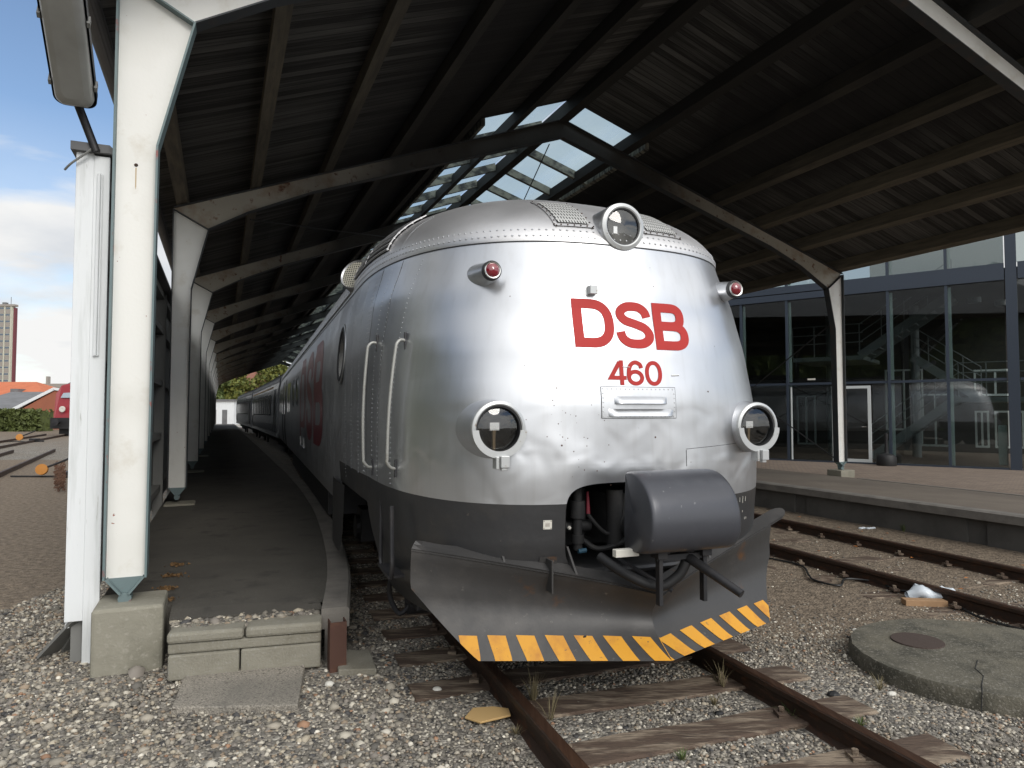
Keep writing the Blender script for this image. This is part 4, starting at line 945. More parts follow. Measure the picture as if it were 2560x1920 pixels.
# roof side intake: slanted louvres and a round meshed fan opening
ri = MB()
def rp_(s, z, off): 
    p, n = ps(s, z, -1, off); return p
ri.grid([[rp_(4.85+1.2*u/8, ZS+.09+.27*v/6, .012) for u in range(9)] for v in range(7)]); it = cobj('roof_intake', ri, 'void')
sl_ = MB()
for k in range(7):
    z = ZS+.10+.040*k; sl_.tube([rp_(4.85+1.2*u/8, z, .020) for u in range(9)], .008, 6)
for k in (0, 4, 8): sl_.tube([rp_(4.85+1.2*k/8, ZS+.09+.27*v/6, .022) for v in range(7)], .0045, 6)
cobj('intake_slats', sl_, 'silverroof', it, smooth=True)
c, n = ps(6.15, ZS+.16, -1, .02); n = Vector((-.62, -.70, .35)).normalized()
fv = cobj('fan_vent', MB().lathe(c, n, [(.15, -.30), (.15, .0), (.14, .012), (.13, .0)], 32), 'silver', smooth=True)
q = MB(); nn = 14; x_ = n.cross(Vector((0, 0, 1))).normalized(); y_ = n.cross(x_)
rows = []; uvr = []
for i in range(9):
    rad = .135*i/8; rows.append([c+(x_*math.cos(2*math.pi*k/24)+y_*math.sin(2*math.pi*k/24))*rad for k in range(25)]); uvr.append([(rad*math.cos(2*math.pi*k/24), rad*math.sin(2*math.pi*k/24)) for k in range(25)])
q.grid(rows, uvr); cobj('fan_mesh', q, 'mesh', fv)
# gutter rail, roof walkway brackets and roof boxes
cobj('roof_gutter', MB().tube([ps(6.2+k*1.8, ZS+.015, -1, .012)[0] for k in range(11)], .009, 6), 'silverroof')
wk = MB().beam((-.78, 7.2, 3.34), (-.78, 24, 3.34), .10, .03).beam((-.55, 7.2, 3.44), (-.55, 24, 3.44), .10, .03)
for s in np.arange(7.4, 24, 1.6): wk.box(-.90, -.84, s, s+.06, 3.05, 3.36)
cobj('roof_walkway', wk, 'darksteel')
cobj('roof_box', MB().prism([(-.9, 2.95), (-.35, 2.95), (-.35, 3.58), (-.62, 3.56), (-.9, 3.22)], 7.0, 8.8, lambda a, b, d: (a, d, b)), 'darksteel', bevel=.02)
cobj('roof_box', MB().box(-.5, .5, 13, 15.5, 3.3, 3.62), 'darksteel', bevel=.03)
# bogie, wheels, fairings
def wheel(parent, w, s, r=.42):
    o = cobj('wheel', MB().lathe((w, s, r+.14), (1, 0, 0), [(.001, -.02), (r*.3, -.03), (r*.8, -.01), (r, -.02), (r, .06), (r*.85, .08), (.001, .05)], 32), 'darksteel', parent, smooth=True, sharp=35)
for sb in (6.0, 21.5):
    bg = cobj('bogie', MB().box(-1.02, -.90, sb-1.6, sb+1.6, .58, .78).box(.90, 1.02, sb-1.6, sb+1.6, .58, .78).box(-.95, .95, sb-.25, sb+.25, .5, .85), 'darksteel', bevel=.02)
    for ds in (-1.3, 1.3):
        for w in (-.75, .75): wheel(bg, w, sb+ds)
        ab = MB().box(-1.12, -.98, sb+ds-.16, sb+ds+.16, .42, .76).lathe((-1.12, sb+ds, .56), (-1, 0, 0), [(.13, 0), (.12, .04), (.001, .05)], 16); cobj('axle_box', ab, 'darksteel', bg, bevel=.01)
    sp_ = MB()
    for ds in (-.55, .55):
        for k in range(4): sp_.lathe((-1.0, sb+ds, .80+.05*k), (0, 0, 1), [(.07, 0), (.09, .018), (.07, .036)], 14)
    cobj('spring', sp_, 'darksteel', bg, smooth=True)
# underframe fairing behind the wheel opening, with an arched front edge
P = []
for i in range(13):
    t = i/12; s = 6.05+.95*t; P.append([Vector((-1.42-.012*math.sin(math.pi*t), s, 1.12-(.62 if t > .35 else .62*math.sqrt(max(0, 1-((.35-t)/.35)**2)))*v/8)) for v in range(9)])
cobj('bogie_fairing', MB().grid(P), 'skirt', smooth=True)
cobj('underframe', MB().box(-1.15, 1.15, 4.8, SE1, .98, 1.14).box(-1.25, 1.25, 9.2, 18.5, .42, .98), 'darksteel')
bs = MB().tube(cr([(-1.12, 4.75, .95), (-1.2, 4.85, .70), (-1.22, 5.0, .45), (-1.15, 4.95, .30), (-1.05, 4.9, .42)], 5), .018, 8); bs.tube([(-1.1, 4.95, .38), (-.75, 4.95, .38)], .09, 12); cobj('brake_hose', bs, 'darksteel', smooth=True)
# buffer beam behind plough
cobj('buffer_beam', MB().box(-1.0, 1.0, 3.90, 4.1, .42, .80), 'darksteel')

# snow plough
def plow_pt(u, v, sg, off=0):
    """u 0 tip..1 outer end, v 0 bottom..1 top"""
    zb_ = .395; zt_ = .735+.245*u**.85; z = zb_+(zt_-zb_)*v
    wb, sb_ = .985*u, 3.235+.37*u
    cv_ = .15*math.sin(math.pi*min(1, v*1.02))*(1-.25*u)+.045*v*(1-u)
    wt = (1.31 if sg < 0 else 1.215)*u; k = min(1, v/.62)
    st_ = 3.28+.565*u
    w = wb+(wt-wb)*(k**.9) if u > .0 else 0
    if u < 1: w = wb+(wt-wb)*k**.9
    s = sb_+(st_-sb_)*v+cv_
    p = Vector((sg*w, s, z))
    if off:
        e = .01; a = plow_pt(min(1, u+e), v, sg)-plow_pt(max(0, u-e), v, sg); b = plow_pt(u, min(1, v+e), sg)-plow_pt(u, max(0, v-e), sg)
        n = a.cross(b).normalized()
        if n.y > 0: n = -n
        p = p+n*off
    return p
plough = empty('snow_plough', TW(0, 3.24, 0), 0); plough.parent = car; plough.matrix_parent_inverse = Matrix.Identity(4); plough.location = (0, 3.24-3.6, 0)
PO = (0, 3.24, 0)
def pobj(name, mb, m, **k): return obj(name, mb, m, plough, off=PO, **k)
nu, nv = 26, 18
for sg in (-1, 1):
    front = [[plow_pt(i/nu, j/nv, sg) for j in range(nv+1)] for i in range(nu+1)]; back = [[p+Vector((0, .012, 0)) for p in r] for r in front]
    mb = MB().grid(front); mb.grid(back)
    mb.grid([[front[i][0] for i in range(nu+1)], [back[i][0] for i in range(nu+1)]]); mb.grid([front[nu], back[nu]]); mb.grid([[front[i][nv] for i in range(nu+1)], [back[i][nv] for i in range(nu+1)]])
    pobj('plough_blade', mb, 'plow', smooth=True, sharp=60)
    lip = []
    for i in range(nu+1):
        u = i/nu; p = plow_pt(u, 1, sg); wob = .012*mnoise.noise(Vector((u*5, sg, 0))); e = 1 if (u < .97 or sg > 0) else .3
        wd_ = .075*e; lip.append([p+Vector((0, -.006, .002+wob*0)), p+Vector((-sg*.015, wd_*.5, .022+wob)), p+Vector((-sg*.03, wd_, .040+wob)), p+Vector((-sg*.03, wd_+.01, .028+wob)), p+Vector((0, -.006, -.012))])
    if sg > 0:
        dv = (lip[nu][2]-lip[nu-3][2]).normalized(); b_ = lip[nu]; mid = (b_[0]+b_[2])/2
        for dx, k in ((.17, 1.0), (.23, .8), (.265, .5), (.28, .15)): lip.append([mid+(q_-mid)*k+dv*dx for q_ in b_])
    pobj('top_flange', MB().grid(lip), 'plowlip', smooth=False) if 'plowlip' in M else pobj('top_flange', MB().grid(lip), 'plow')
    stp = MB()
    for k in range(7):
        wd_ = .088 if sg < 0 else .100; r0 = k/6.05 if sg < 0 else .022+k*.1865-wd_; tsh = (.04-.15*r0) if sg < 0 else -.11-.08*max(0, r0); rows = []
        for j in range(7):
            v = (.20+.05*(1-k/6))*j/6; c0 = r0+tsh*(j/6)**.8; u0 = min(1, max(0, c0)); u1 = min(1, max(0, c0+wd_))
            if u1-u0 < .004: u1 = min(1, u0+.004)
            rows.append([plow_pt(u0+(u1-u0)*i/4, v, sg, .003) for i in range(5)])
        stp.grid(rows)
    pobj('hazard_stripes', stp, 'yellow')
for w in (-.78, .80, -.42, .5): 
    u = abs(w)/1.25; p = plow_pt(u, 1, 1 if w > 0 else -1); sp2 = MB().prism([(p.y+.0, p.z+.0), (p.y+.10, p.z+.0), (p.y+.16, p.z+.14), (p.y+.13, p.z+.14)], p.x-.006, p.x+.006, lambda a, b, d: (d, a, b)); pobj('gusset', sp2, 'plow')
sp3 = MB()
for w in (-.85, -.5, .5, .85): sp3.beam((w, 3.95, .62), (w*.95, 3.42+abs(w)*.35, .55), .04, .06)
pobj('push_arm', sp3, 'darksteel')
b_ = MB(); p0 = pf(-.575, .83, .006)
b_.grid([[pf(-.62+.10*u, .76+.17*v, .008) for u in (0, .5, 1)] for v in (0, .5, 1)]); b_.box(-.585, -.575, p0.y-.10, p0.y, .74, .92)
for w, z in ((-.545, .90), (-.545, .84), (-.545, .78)): b_.dome(pf(w, z, .009), (0, -1, .1), .012, .012)
pobj('mounting_bracket', b_, 'plow')
pobj('bolt', MB().dome(plow_pt(.36, .22, -1, .002), (0, -1, -.3), .012, .004), 'black')

# coupler cover
cvp = [(3.30, 1.425), (3.24, 1.43), (3.17, 1.415), (3.09, 1.365), (3.035, 1.29), (3.01, 1.20), (3.012, 1.12), (3.035, 1.065), (3.075, 1.025), (3.13, 1.008), (3.20, 1.002), (3.29, 1.01)]
mb = MB(); pr = cr([(a, b, 0) for a, b in cvp], 4); pr = pr+[Vector((3.298, 1.10, 0)), Vector((3.30, 1.25, 0)), Vector((3.30, 1.35, 0)), pr[0]]; P = []
for w, sc_ in ((-.248, .0), (-.247, .93), (-.238, .975), (-.220, .995), (-.19, 1.0), (0, 1.006), (.23, 1.0), (.262, .995), (.280, .975), (.289, .93), (.290, 0)):
    c0 = (3.20, 1.21); P.append([(w*(1+.06*(1.435-p.y)/.47), c0[0]+(p.x-c0[0])*sc_, c0[1]+(p.y-c0[1])*sc_) for p in pr])
mb.grid(P); cover = cobj('coupler_cover', mb, 'cover', smooth=True, sharp=50)
for w in (-.11, .17):
    cobj('cover_leg', MB().box(w-.012, w+.012, 3.16, 3.20, .72, 1.01).box(w-.03, w+.03, 3.14, 3.22, .97, 1.005), 'darksteel', cover, bevel=.003)
cobj('tie_bar', MB().box(-.13, .19, 3.17, 3.19, .955, .985), 'darksteel', cover)
cobj('coupler_arm', MB().tube([(.06, 3.30, .97), (.08, 3.17, .955), (.20, 2.90, .82)], [.026, .028, .022], 10), 'darksteel', smooth=True)
cobj('air_hose', MB().tube(cr([(-.30, 3.5, .93), (-.22, 3.36, .86), (-.08, 3.25, .80), (.02, 3.2, .86), (.06, 3.18, .94)], 5), .028, 10), 'black', smooth=True)
cobj('white_bar', MB().box(-.36, -.22, 3.20, 3.24, .985, 1.025), 'offwhite', bevel=.003)
cobj('brace_strap', MB().beam((-.20, 3.45, .92), (.0, 3.22, .775), .03, .012), 'darksteel')
cobj('bumper_bar', MB().tube(cr([(-.50, 3.63, .83), (-.3, 3.60, .825), (0, 3.59, .825), (.3, 3.60, .825), (.5, 3.64, .83)], 4), .022, 8), 'skirt', smooth=True)

# ================================================================== COACHES behind the power car
def section(w_sc=1.0, n=14):
    pts = [(-1.41, .86)]+[(-params(z)[0], z) for z in (1.0, 1.3, 1.7, 2.0, 2.2, 2.4, 2.6, 2.81)]+[(-params(z)[0], z) for z in (2.88, 2.95, 3.05, 3.15, 3.25, 3.33, 3.38, 3.405)]
    return pts+[(-a, b) for a, b in pts[::-1]]
def coach(label, loc, rz, length, ndoor, nwin, band):
    t = empty('passenger_coach', loc, rz); tag(t, label, 'railway coach', 'coaches coupled behind the silver railcar')
    sec = section(); lo = [p for p in sec if p[1] <= 2.845]; L1 = lo[:9]; R1 = lo[9:]
    b = MB()
    for part in (L1, R1): b.grid([[(x, 0, z) for x, z in part], [(x, length, z) for x, z in part]])
    b.add([(x, .0, z) for x, z in sec], [tuple(range(len(sec)))]); b.add([(x, length, z) for x, z in sec], [tuple(range(len(sec)))])
    obj('body', b, 'coach', t)
    up = [p for p in sec if p[1] >= 2.80]; obj('roof', MB().grid([[(x, -.01, z+.004) for x, z in up], [(x, length+.01, z+.004) for x, z in up]]), 'coachroof', t, smooth=True)
    def patch(name, s0, s1, z0, z1, m, off, par):
        return obj(name, MB().grid([[(-params(z)[0]-off, s, z) for s in (s0, s1)] for z in np.linspace(z0, z1, 6)]), m, par)
    for s in ndoor:
        d = patch('door', s, s+.85, .88, 2.6, 'coachroof', .006, t); patch('door_window', s+.15, s+.7, 1.6, 2.4, 'winglass', .012, d)
    for k in range(nwin[1]):
        s = nwin[0]+k*nwin[2]; fr_ = patch('window', s, s+nwin[3], 1.62, 2.45, 'seal', .006, t); patch('pane', s+.05, s+nwin[3]-.05, 1.67, 2.40, 'winglass', .012, fr_)
    if band: patch('yellow_band', 2.3, length-.6, 2.66, 2.74, 'yellowband', .008, t)
    u = MB().box(-1.1, 1.1, .5, length-.5, .62, .98); obj('underframe', u, 'darksteel', t)
    for sb in (2.8, length-2.8):
        bg = obj('bogie', MB().box(-1.02, -.9, sb-1.4, sb+1.4, .45, .7).box(.9, 1.02, sb-1.4, sb+1.4, .45, .7), 'darksteel', t)
        for ds in (-1.1, 1.1): obj('wheel', MB().lathe((-.78, sb+ds, .54), (1, 0, 0), [(.001, -.02), (.4, -.02), (.4, .06), (.001, .06)], 20), 'darksteel', bg)
    obj('gangway_bellows', MB().box(-.95, .95, -.75, -.005, .9, 3.2), 'black', t)
    return t
e1 = TW(0, SE1, 0); a2 = R_(23.6); c1 = e1+Vector((-math.sin(a2), math.cos(a2), 0))*.8
coach('nearest dim grey coach, with a thin yellow band, coupled behind the silver railcar', c1, a2, 17.6, (.8, 15.9), (3.0, 9, 1.38, .85), True)
a3 = R_(24.6); e2 = c1+Vector((-math.sin(a2), math.cos(a2), 0))*17.7; c2 = e2+Vector((-math.sin(a3), math.cos(a3), 0))*.8
coach('farthest grey coach at the end of the train near the white shed', c2, a3, 17.6, (.8, 15.9), (2.6, 10, 1.3, .8), False)
e3 = c2+Vector((-math.sin(a3), math.cos(a3), 0))*17.7

# ================================================================== SCREEN WALL on the left
scr = empty('screen_wall', CW(-.86, 5.62, 0), AC); tag(scr, 'tall timber screen wall with white boarded end standing left of the columns', 'fence')
E0 = -.02
mb = MB().box(-.11, .0, E0, E0+.03, .30, 3.60).box(.0-.0, .10, E0-.004, E0+.028, -.05, 3.585); obj('end_boards', mb, 'boardwhite', scr, bevel=.004)
obj('capping', MB().prism([(-.14, 3.60), (.10, 3.60), (.14, 3.585), (.14, 3.62), (.10, 3.66), (-.14, 3.66)], -.06, 76, lambda a, b, d: (a, d, b)), 'greyroof', scr)
obj('cladding', MB().box(-.11, -.085, .02, 76, .25, 3.6), 'boardwhite', scr)
for i in range(26):
    s = .05+3.07*i; obj('post', MB().box(-.08, .06, s, s+.10, 0, 3.58), 'greywood', scr)
for z in (.55, 1.35, 2.15, 2.95, 3.5): obj('rail', MB().box(-.082, .03, .2, 76, z, z+.09), 'greywood', scr)
obj('inner_panel', MB().box(-.084, -.078, .15, 76, .28, 3.55), 'greywood', scr)  # grey inner face stands for the wall's shaded side and cuts bounced light
obj('conduit', MB().tube([(.035, E0-.02, 2.15), (.035, E0-.02, 3.45)], .012, 8).tube([(.055, E0-.018, 2.15), (.055, E0-.018, 3.45)], .006, 6), 'boardwhite', scr)
wb_ = MB(); wb_.beam((-.25, .25, 0.02), (-.02, .05, .30), .16, .02).beam((-.13, .32, 0.02), (.0, .1, .26), .10, .02); obj('propped_plank', wb_, 'greywood', scr)
# lamp
lamp = empty('area_lamp', CW(-.83, 5.58, 3.62), 0); tag(lamp, 'long grey tube lamp with clouded cover tilted above the white boarded wall end', 'lamp')
A0 = Vector((-2.955, 4.78, 3.60)); B0 = Vector((-3.06, 4.70, 3.95)); LO = tuple(lamp.location)
obj('pole', MB().tube([A0, B0, B0+Vector((-.02, -.10, .25))], .028, 10), 'darksteel', lamp, off=LO, smooth=True)
obj('cable', MB().tube(cr([A0+Vector((0, 0, .05)), A0+Vector((-.05, -.03, -.02)), A0+Vector((-.14, -.05, -.10)), A0+Vector((-.20, -.03, -.14))], 5), .008, 6), 'greywood', lamp, off=LO)
F0 = Vector((-3.05, 4.62, 3.86)); dl = Vector((.35, -.74, .46)).normalized(); F0 = F0+Vector((.05, 0, 0)); sx = dl.cross(Vector((0, 0, 1))).normalized(); up_ = sx.cross(dl).normalized()
def lampbox(l0, l1, w0, h0, h1, rr=.06):
    prof = []
    for (cx_, cy_, a0) in ((w0-rr, l1-rr, 0), (-w0+rr, l1-rr, 90), (-w0+rr, l0+rr, 180), (w0-rr, l0+rr, 270)):
        for k in range(7): a = R_(a0+15*k); prof.append((cx_+rr*math.cos(a), cy_+rr*math.sin(a)))
    return prof
hp = lampbox(0, 1.30, .128, 0, 0, .07)
mb = MB(); rows = []
for h, sc_ in ((-.012, 1.0), (.06, 1.0), (.10, .9), (.12, .6)): rows.append([F0+sx*a*sc_+dl*(.65+(b-.65)*(1-(1-sc_)*.3))+up_*h for a, b in hp+hp[:1]])
mb.grid(rows); mb.add(rows[-1][:-1], [tuple(range(len(hp)))]); obj('housing', mb, 'lampgrey', lamp, off=LO, smooth=True, sharp=50)
rows = []
for h, sc_ in ((-.010, .90), (-.045, .86), (-.07, .74), (-.078, .5)): rows.append([F0+sx*a*sc_+dl*(.65+(b-.65)*(1-(1-sc_)*.35))+up_*h for a, b in hp+hp[:1]])
mb = MB().grid(rows); mb.add(rows[-1][:-1], [tuple(range(len(hp)))[::-1]]); M['diffuser'] = mat('clouded_plastic', (.36, .36, .345), .35, 0, .5, n1=[(2, 4, .4, .7, (.28, .28, .26))]); obj('diffuser', mb, 'diffuser', lamp, off=LO, smooth=True, sharp=60)
for b in (.18, .65, 1.1):
    for sg in (-1, 1): p = F0+sx*sg*.130+dl*b; obj('clip', MB().beam(p+up_*.04, p-up_*.03, .035, .018, up=sx), 'greywood', lamp, off=LO)

# ================================================================== SMALL THINGS ON THE GROUND
mh = empty('manhole_slab', (3.22, 4.72, 0)); tag(mh, 'big round weathered concrete slab with cracked rim on the gravel at right', 'manhole')
mb = MB(); n = 72; rows = []
for rr, z in ((.84, -.05), (.845, .085), (.83, .112), (.6, .118), (.3, .12), (.001, .12)):
    rows.append([(rr*math.cos(2*math.pi*k/n)*(1+.010*mnoise.noise(Vector((k*.5, 0, 0)))+.012*mnoise.noise(Vector((k*2.3, 1, z*30)))), rr*.93*math.sin(2*math.pi*k/n), z+(.004*mnoise.noise(Vector((k*.3, rr*5, 0))) if rr < .84 else 0)) for k in range(n+1)])
mb.grid(rows); M['mossconc'] = mat('mossy_concrete', (.115, .105, .08), .95, n1=[(5, 8, .42, .60, (.06, .056, .042)), (40, 5, .54, .68, (.20, .185, .155)), (1.7, 6, .5, .66, (.15, .135, .10)), (90, 3, .62, .68, (.26, .24, .20))], bump=[(70, .6, .01, 6), (9, .3, .02, 5)]); obj('slab', mb, 'mossconc', mh, smooth=True, sharp=50)
obj('iron_lid', MB().lathe((-.33, .22, .118), (0, 0, 1), [(.17, 0), (.168, .010), (.001, .012)], 36), mat('rusty_lid', (.07, .05, .042), .85, .2, bump=[(60, .5, .006, 4)]), mh)
obj('crack', MB().tube([(-.16, -.16, .1195), (-.27, -.30, .1190), (-.30, -.42, .1185), (-.40, -.55, .1175), (-.47, -.655, .112), (-.485, -.665, .0)], .003, 5), 'black', mh)

def small(name, loc, mb, m, label, cat, group=None, rz=0, **k):
    o = obj(name, mb, m, None, **k); o.location = loc; o.rotation_euler = (0, 0, rz); tag(o, label, cat, group); return o
small('wooden_block', (3.74, 6.27, 0), MB().box(-.18, .18, -.05, .05, 0, .055), 'woodblock', 'orange brown wooden block lying against the plastic bag by the track', 'block', rz=R_(-6), bevel=.004)
# plastic bag: a crumpled bundle
mb = MB(); P = []
for i in range(17):
    t = i/16; x = -.24+.50*t; rad = .028+.035*math.sin(math.pi*t)+.022*math.sin(7*t)**2
    P.append([(x, rad*math.cos(a)*1.2*(1+.35*mnoise.noise(Vector((t*9, math.cos(a)*2, math.sin(a)*2))))-.10*t, .045+rad*math.sin(a)*(1+.5*mnoise.noise(Vector((t*9+5, math.cos(a)*2, math.sin(a)*2))))+.03*math.exp(-((t-.2)/.1)**2)+.02*math.exp(-((t-.55)/.07)**2)) for a in np.linspace(0, 2*math.pi, 15)])
mb.grid(P); small('plastic_bag', (3.93, 6.46, 0), mb, 'bag', 'crumpled pale blue and white plastic bag on the black cable beside the rail', 'plastic bag', smooth=True)
cb = cr([(2.6, 8.9, .02), (2.96, 8.31, .02), (3.26, 7.83, .02), (3.16, 7.35, .02), (3.12, 7.11, .02), (3.27, 6.90, .02), (3.46, 7.15, .025), (3.72, 7.05, .02), (3.75, 6.75, .02), (3.92, 6.55, .03), (3.98, 6.2, .02), (3.95, 5.84, .02), (4.07, 5.5, .02), (4.3, 5.0, .02)], 8)
o = obj('power_cable', MB().tube(cb, .011, 6), 'cable', smooth=True); tag(o, 'thin black cable snaking over the brown earth beside the track', 'cable')
# cardboard: a folded scrap
mb = MB(); pts = [(-.09, -.03), (-.02, -.085), (.11, -.02), (.10, .05), (.03, .075), (-.06, .065)]; pts = [(a*1.3, b*1.25) for a, b in pts]; mb.prism(pts, 0, .012, lambda a, b, d: (a, b, d+.012+.12*(a*.2)))
small('cardboard_scrap', (-.15, 3.97, .01), mb, 'card', 'tan scrap of cardboard lying outside the rusty rail', 'cardboard', bevel=.003)
def rock(r, seed, fl=.7):
    mb = MB(); P = []
    for i in range(8):
        th_ = math.pi*i/7; P.append([((r*math.sin(th_)*math.cos(a))*(1+.3*mnoise.noise(Vector((math.cos(a)*1.5+seed, math.sin(a)*1.5, i*.4)))), r*.8*math.sin(th_)*math.sin(a)*(1+.3*mnoise.noise(Vector((math.cos(a)*1.5, math.sin(a)*1.5+seed, i*.5)))), r*fl*(.8-math.cos(th_)*.8)) for a in np.linspace(0, 2*math.pi, 11)])
    return mb.grid(P)
small('coal_lump', (1.98, 4.28, -.01), rock(.040, 1), 'black', 'black lump of coal on the gravel right of the track', 'stone')
small('coal_lump', (1.20, 4.03, -.01), rock(.028, 4), 'black', 'black lump of coal between the rails by the near sleeper', 'stone')
for x, y, r, lab in ((-1.17, 4.45, .045, 'white angular stone in front of the rusty post'), (-.47, 4.36, .045, 'pale stone on the ballast left of the rail'), (-2.16, 4.62, .05, 'chunk of white stone beside the pale concrete block'), (2.75, 5.55, .035, 'pale stone on the gravel behind the round concrete slab'), (2.35, 4.3, .04, 'pale stone in front of the round concrete slab')):
    small('white_stone', (x, y, -.012), rock(r*.72, x*3, .8), 'offwhite', lab, 'stone', 'loose pale stones')
fm = MB()
for k in range(5):
    r_ = rock(.035, k*2.3, .6); fm.add([(v[0]+.05*(k-2), v[1]+.02*math.sin(k*2), v[2]) for v in r_.v], r_.f)
small('foil_litter', (5.32, 10.3, 0), fm, 'bag', 'scrap of crumpled pale litter at the foot of the platform wall', 'litter')
def weed(loc, n, h, label, m='leaf', spread=.12):
    mb = MB()
    for k in range(n):
        a = rng.uniform(0, 6.28); l_ = h*rng.uniform(.5, 1); r0 = rng.uniform(0, .02); lean = rng.uniform(.1, 1)*spread; w = .005
        p0 = Vector((r0*math.cos(a), r0*math.sin(a), 0)); p1 = p0+Vector((lean*.4*math.cos(a), lean*.4*math.sin(a), l_*.6)); p2 = p0+Vector((lean*math.cos(a), lean*math.sin(a), l_))
        sdv = Vector((-math.sin(a), math.cos(a), 0))*w*.45; mb.add([p0-sdv, p0+sdv, p1+sdv, p1-sdv, p2], [(0, 1, 2, 3), (3, 2, 4)])
    return small('weed', loc, mb, m, label, 'weed')
M['drygrass'] = mat('dry_grass', (.17, .14, .075), .8); M['rustmoss'] = mat('orange_dead_moss', (.15, .085, .035), .95)
weed((.13, 4.2, 0), 26, .22, 'dry grass tuft against the left rail just in front of the plough', 'drygrass'); weed((.22, 3.95, 0), 14, .17, 'thin dry grass stalks beside the left rail by a sleeper end', 'drygrass')
weed((1.33, 4.40, 0), 22, .2, 'dry grass stalks at the inner side of the right rail', 'drygrass'); weed((1.62, 4.0, 0), 26, .07, 'low green weeds along the inside of the right rail', 'leaf'); weed((2.32, 4.38, 0), 20, .09, 'small weeds growing against the rim of the round slab', 'drygrass')
for i, (r_o, s_o, h_, lab) in enumerate(((1.46, 4.75, .05, 'low dry weeds beside the left rail left of the plough'), (1.30, 3.55, .05, 'low dry weeds outside the left rail near the cardboard'), (2.0, 3.02, .05, 'low weeds in the ballast between the two nearest sleepers'), (2.55, 3.50, .06, 'dry weeds growing between the rails ahead of the plough'), (3.15, 3.0, .06, 'low weeds outside the right rail in the foreground'), (4.95, 6.3, .06, 'dry weeds beside the near rail of the right hand track'))):
    weed(tuple(RW(r_o, s_o, 0)), 34, h_, lab, 'drygrass' if i % 2 else 'leaf', .05)
weed((5.75, 10.1, 0), 30, .16, 'small green plant at the foot of the platform wall', 'leaf')
for i, (q, s, lab) in enumerate(((-.36, 5.75, 'nearest orange brown moss clump on the platform asphalt'), (-.37, 6.1, 'second orange brown moss clump from the front of the platform'), (-.36, 6.55, 'third orange brown moss clump along the asphalt crack'), (-.35, 7.0, 'farthest orange brown moss clump on the asphalt'))):
    mb = MB()
    for k in range(130):
        a = rng.uniform(0, 6.28); rr = abs(rng.normal(0, .038)); h = rng.uniform(.004, .018); x, y = rr*math.cos(a)*1.5, rr*math.sin(a); t = rng.uniform(0, 6.28); c_, s_ = math.cos(t)*.014, math.sin(t)*.014
        mb.add([(x-c_, y-s_, 0), (x+c_, y+s_, 0), (x+s_*.5, y-c_*.5, h)], [(0, 1, 2)])
    P_ = CW(q, s, ZP+.003); small('moss_clump', tuple(P_), mb, 'rustmoss', lab, 'moss', 'moss clumps on the platform')
# fallen leaves
for i in range(26):
    q = rng.uniform(7.9, 9.0) if i < 16 else rng.uniform(6.6, 7.6); s = rng.uniform(4, 11); p = CW(q, s, .022)
    a = rng.uniform(0, 6.28); mb = MB().add([(.03, 0, 0), (.01, .02, .008), (-.03, .006, .002), (-.01, -.02, .006)], [(0, 1, 2, 3)])
    small('fallen_leaf', tuple(p), mb, 'orangeleaf' if 'orangeleaf' in M else M.setdefault('orangeleaf', mat('orange_leaf', (.40, .14, .03), .7)), 'orange brown leaf lying by the right hand track', 'leaf', 'fallen leaves by the right hand track', rz=a)

# ------------------------------------------------------------------ pebbles
def stones(n, xr, yr, size, keep, seed, dens=None):
    rg = np.random.default_rng(seed)
    ico = np.array([(0, 0, 1), (.894, 0, .447), (.276, .851, .447), (-.724, .526, .447), (-.724, -.526, .447), (.276, -.851, .447), (.724, .526, -.447), (-.276, .851, -.447), (-.894, 0, -.447), (-.276, -.851, -.447), (.724, -.526, -.447), (0, 0, -1)])
    fc = np.array([(0, 1, 2), (0, 2, 3), (0, 3, 4), (0, 4, 5), (0, 5, 1), (1, 6, 2), (2, 7, 3), (3, 8, 4), (4, 9, 5), (5, 10, 1), (6, 7, 2), (7, 8, 3), (8, 9, 4), (9, 10, 5), (10, 6, 1)])
    x = rg.uniform(*xr, n); y = rg.uniform(*yr, n); ok = keep(x, y, rg); x, y = x[ok], y[ok]; n = len(x)
    r = size(x, y, rg); V = np.repeat(ico[None], n, 0)*(1+rg.uniform(-.36, .32, (n, 12, 1))); V *= np.stack([rg.uniform(.75, 1.3, n), rg.uniform(.75, 1.3, n), rg.uniform(.5, .85, n)], 1)[:, None, :]
    a = rg.uniform(0, 6.28, n); c, s = np.cos(a)[:, None], np.sin(a)[:, None]; X = V[:, :, 0]*c-V[:, :, 1]*s; Y = V[:, :, 0]*s+V[:, :, 1]*c
    V = np.stack([X, Y, V[:, :, 2]], 2)*r[:, None, None]
    V[:, :, 0] += x[:, None]; V[:, :, 1] += y[:, None]; V[:, :, 2] += (r*rg.uniform(.0, .45, n))[:, None]
    F = (np.arange(n)*12)[:, None, None]+fc[None]
    pal = np.array([(.17, .16, .145), (.30, .28, .25), (.12, .115, .11), (.45, .43, .39), (.26, .21, .165), (.20, .185, .175), (.60, .58, .54), (.055, .055, .06), (.28, .17, .115), (.34, .31, .26)])
    pr_ = np.array([.19, .19, .13, .10, .10, .12, .030, .05, .015, .06]); k = rg.choice(len(pal), n, p=pr_/pr_.sum()); colr = pal[k]*rg.uniform(.75, 1.2, (n, 1))*np.array([1.08, 1.04, .95])
    return V.reshape(-1, 3), F.reshape(-1, 3), np.repeat(colr, 12, 0)
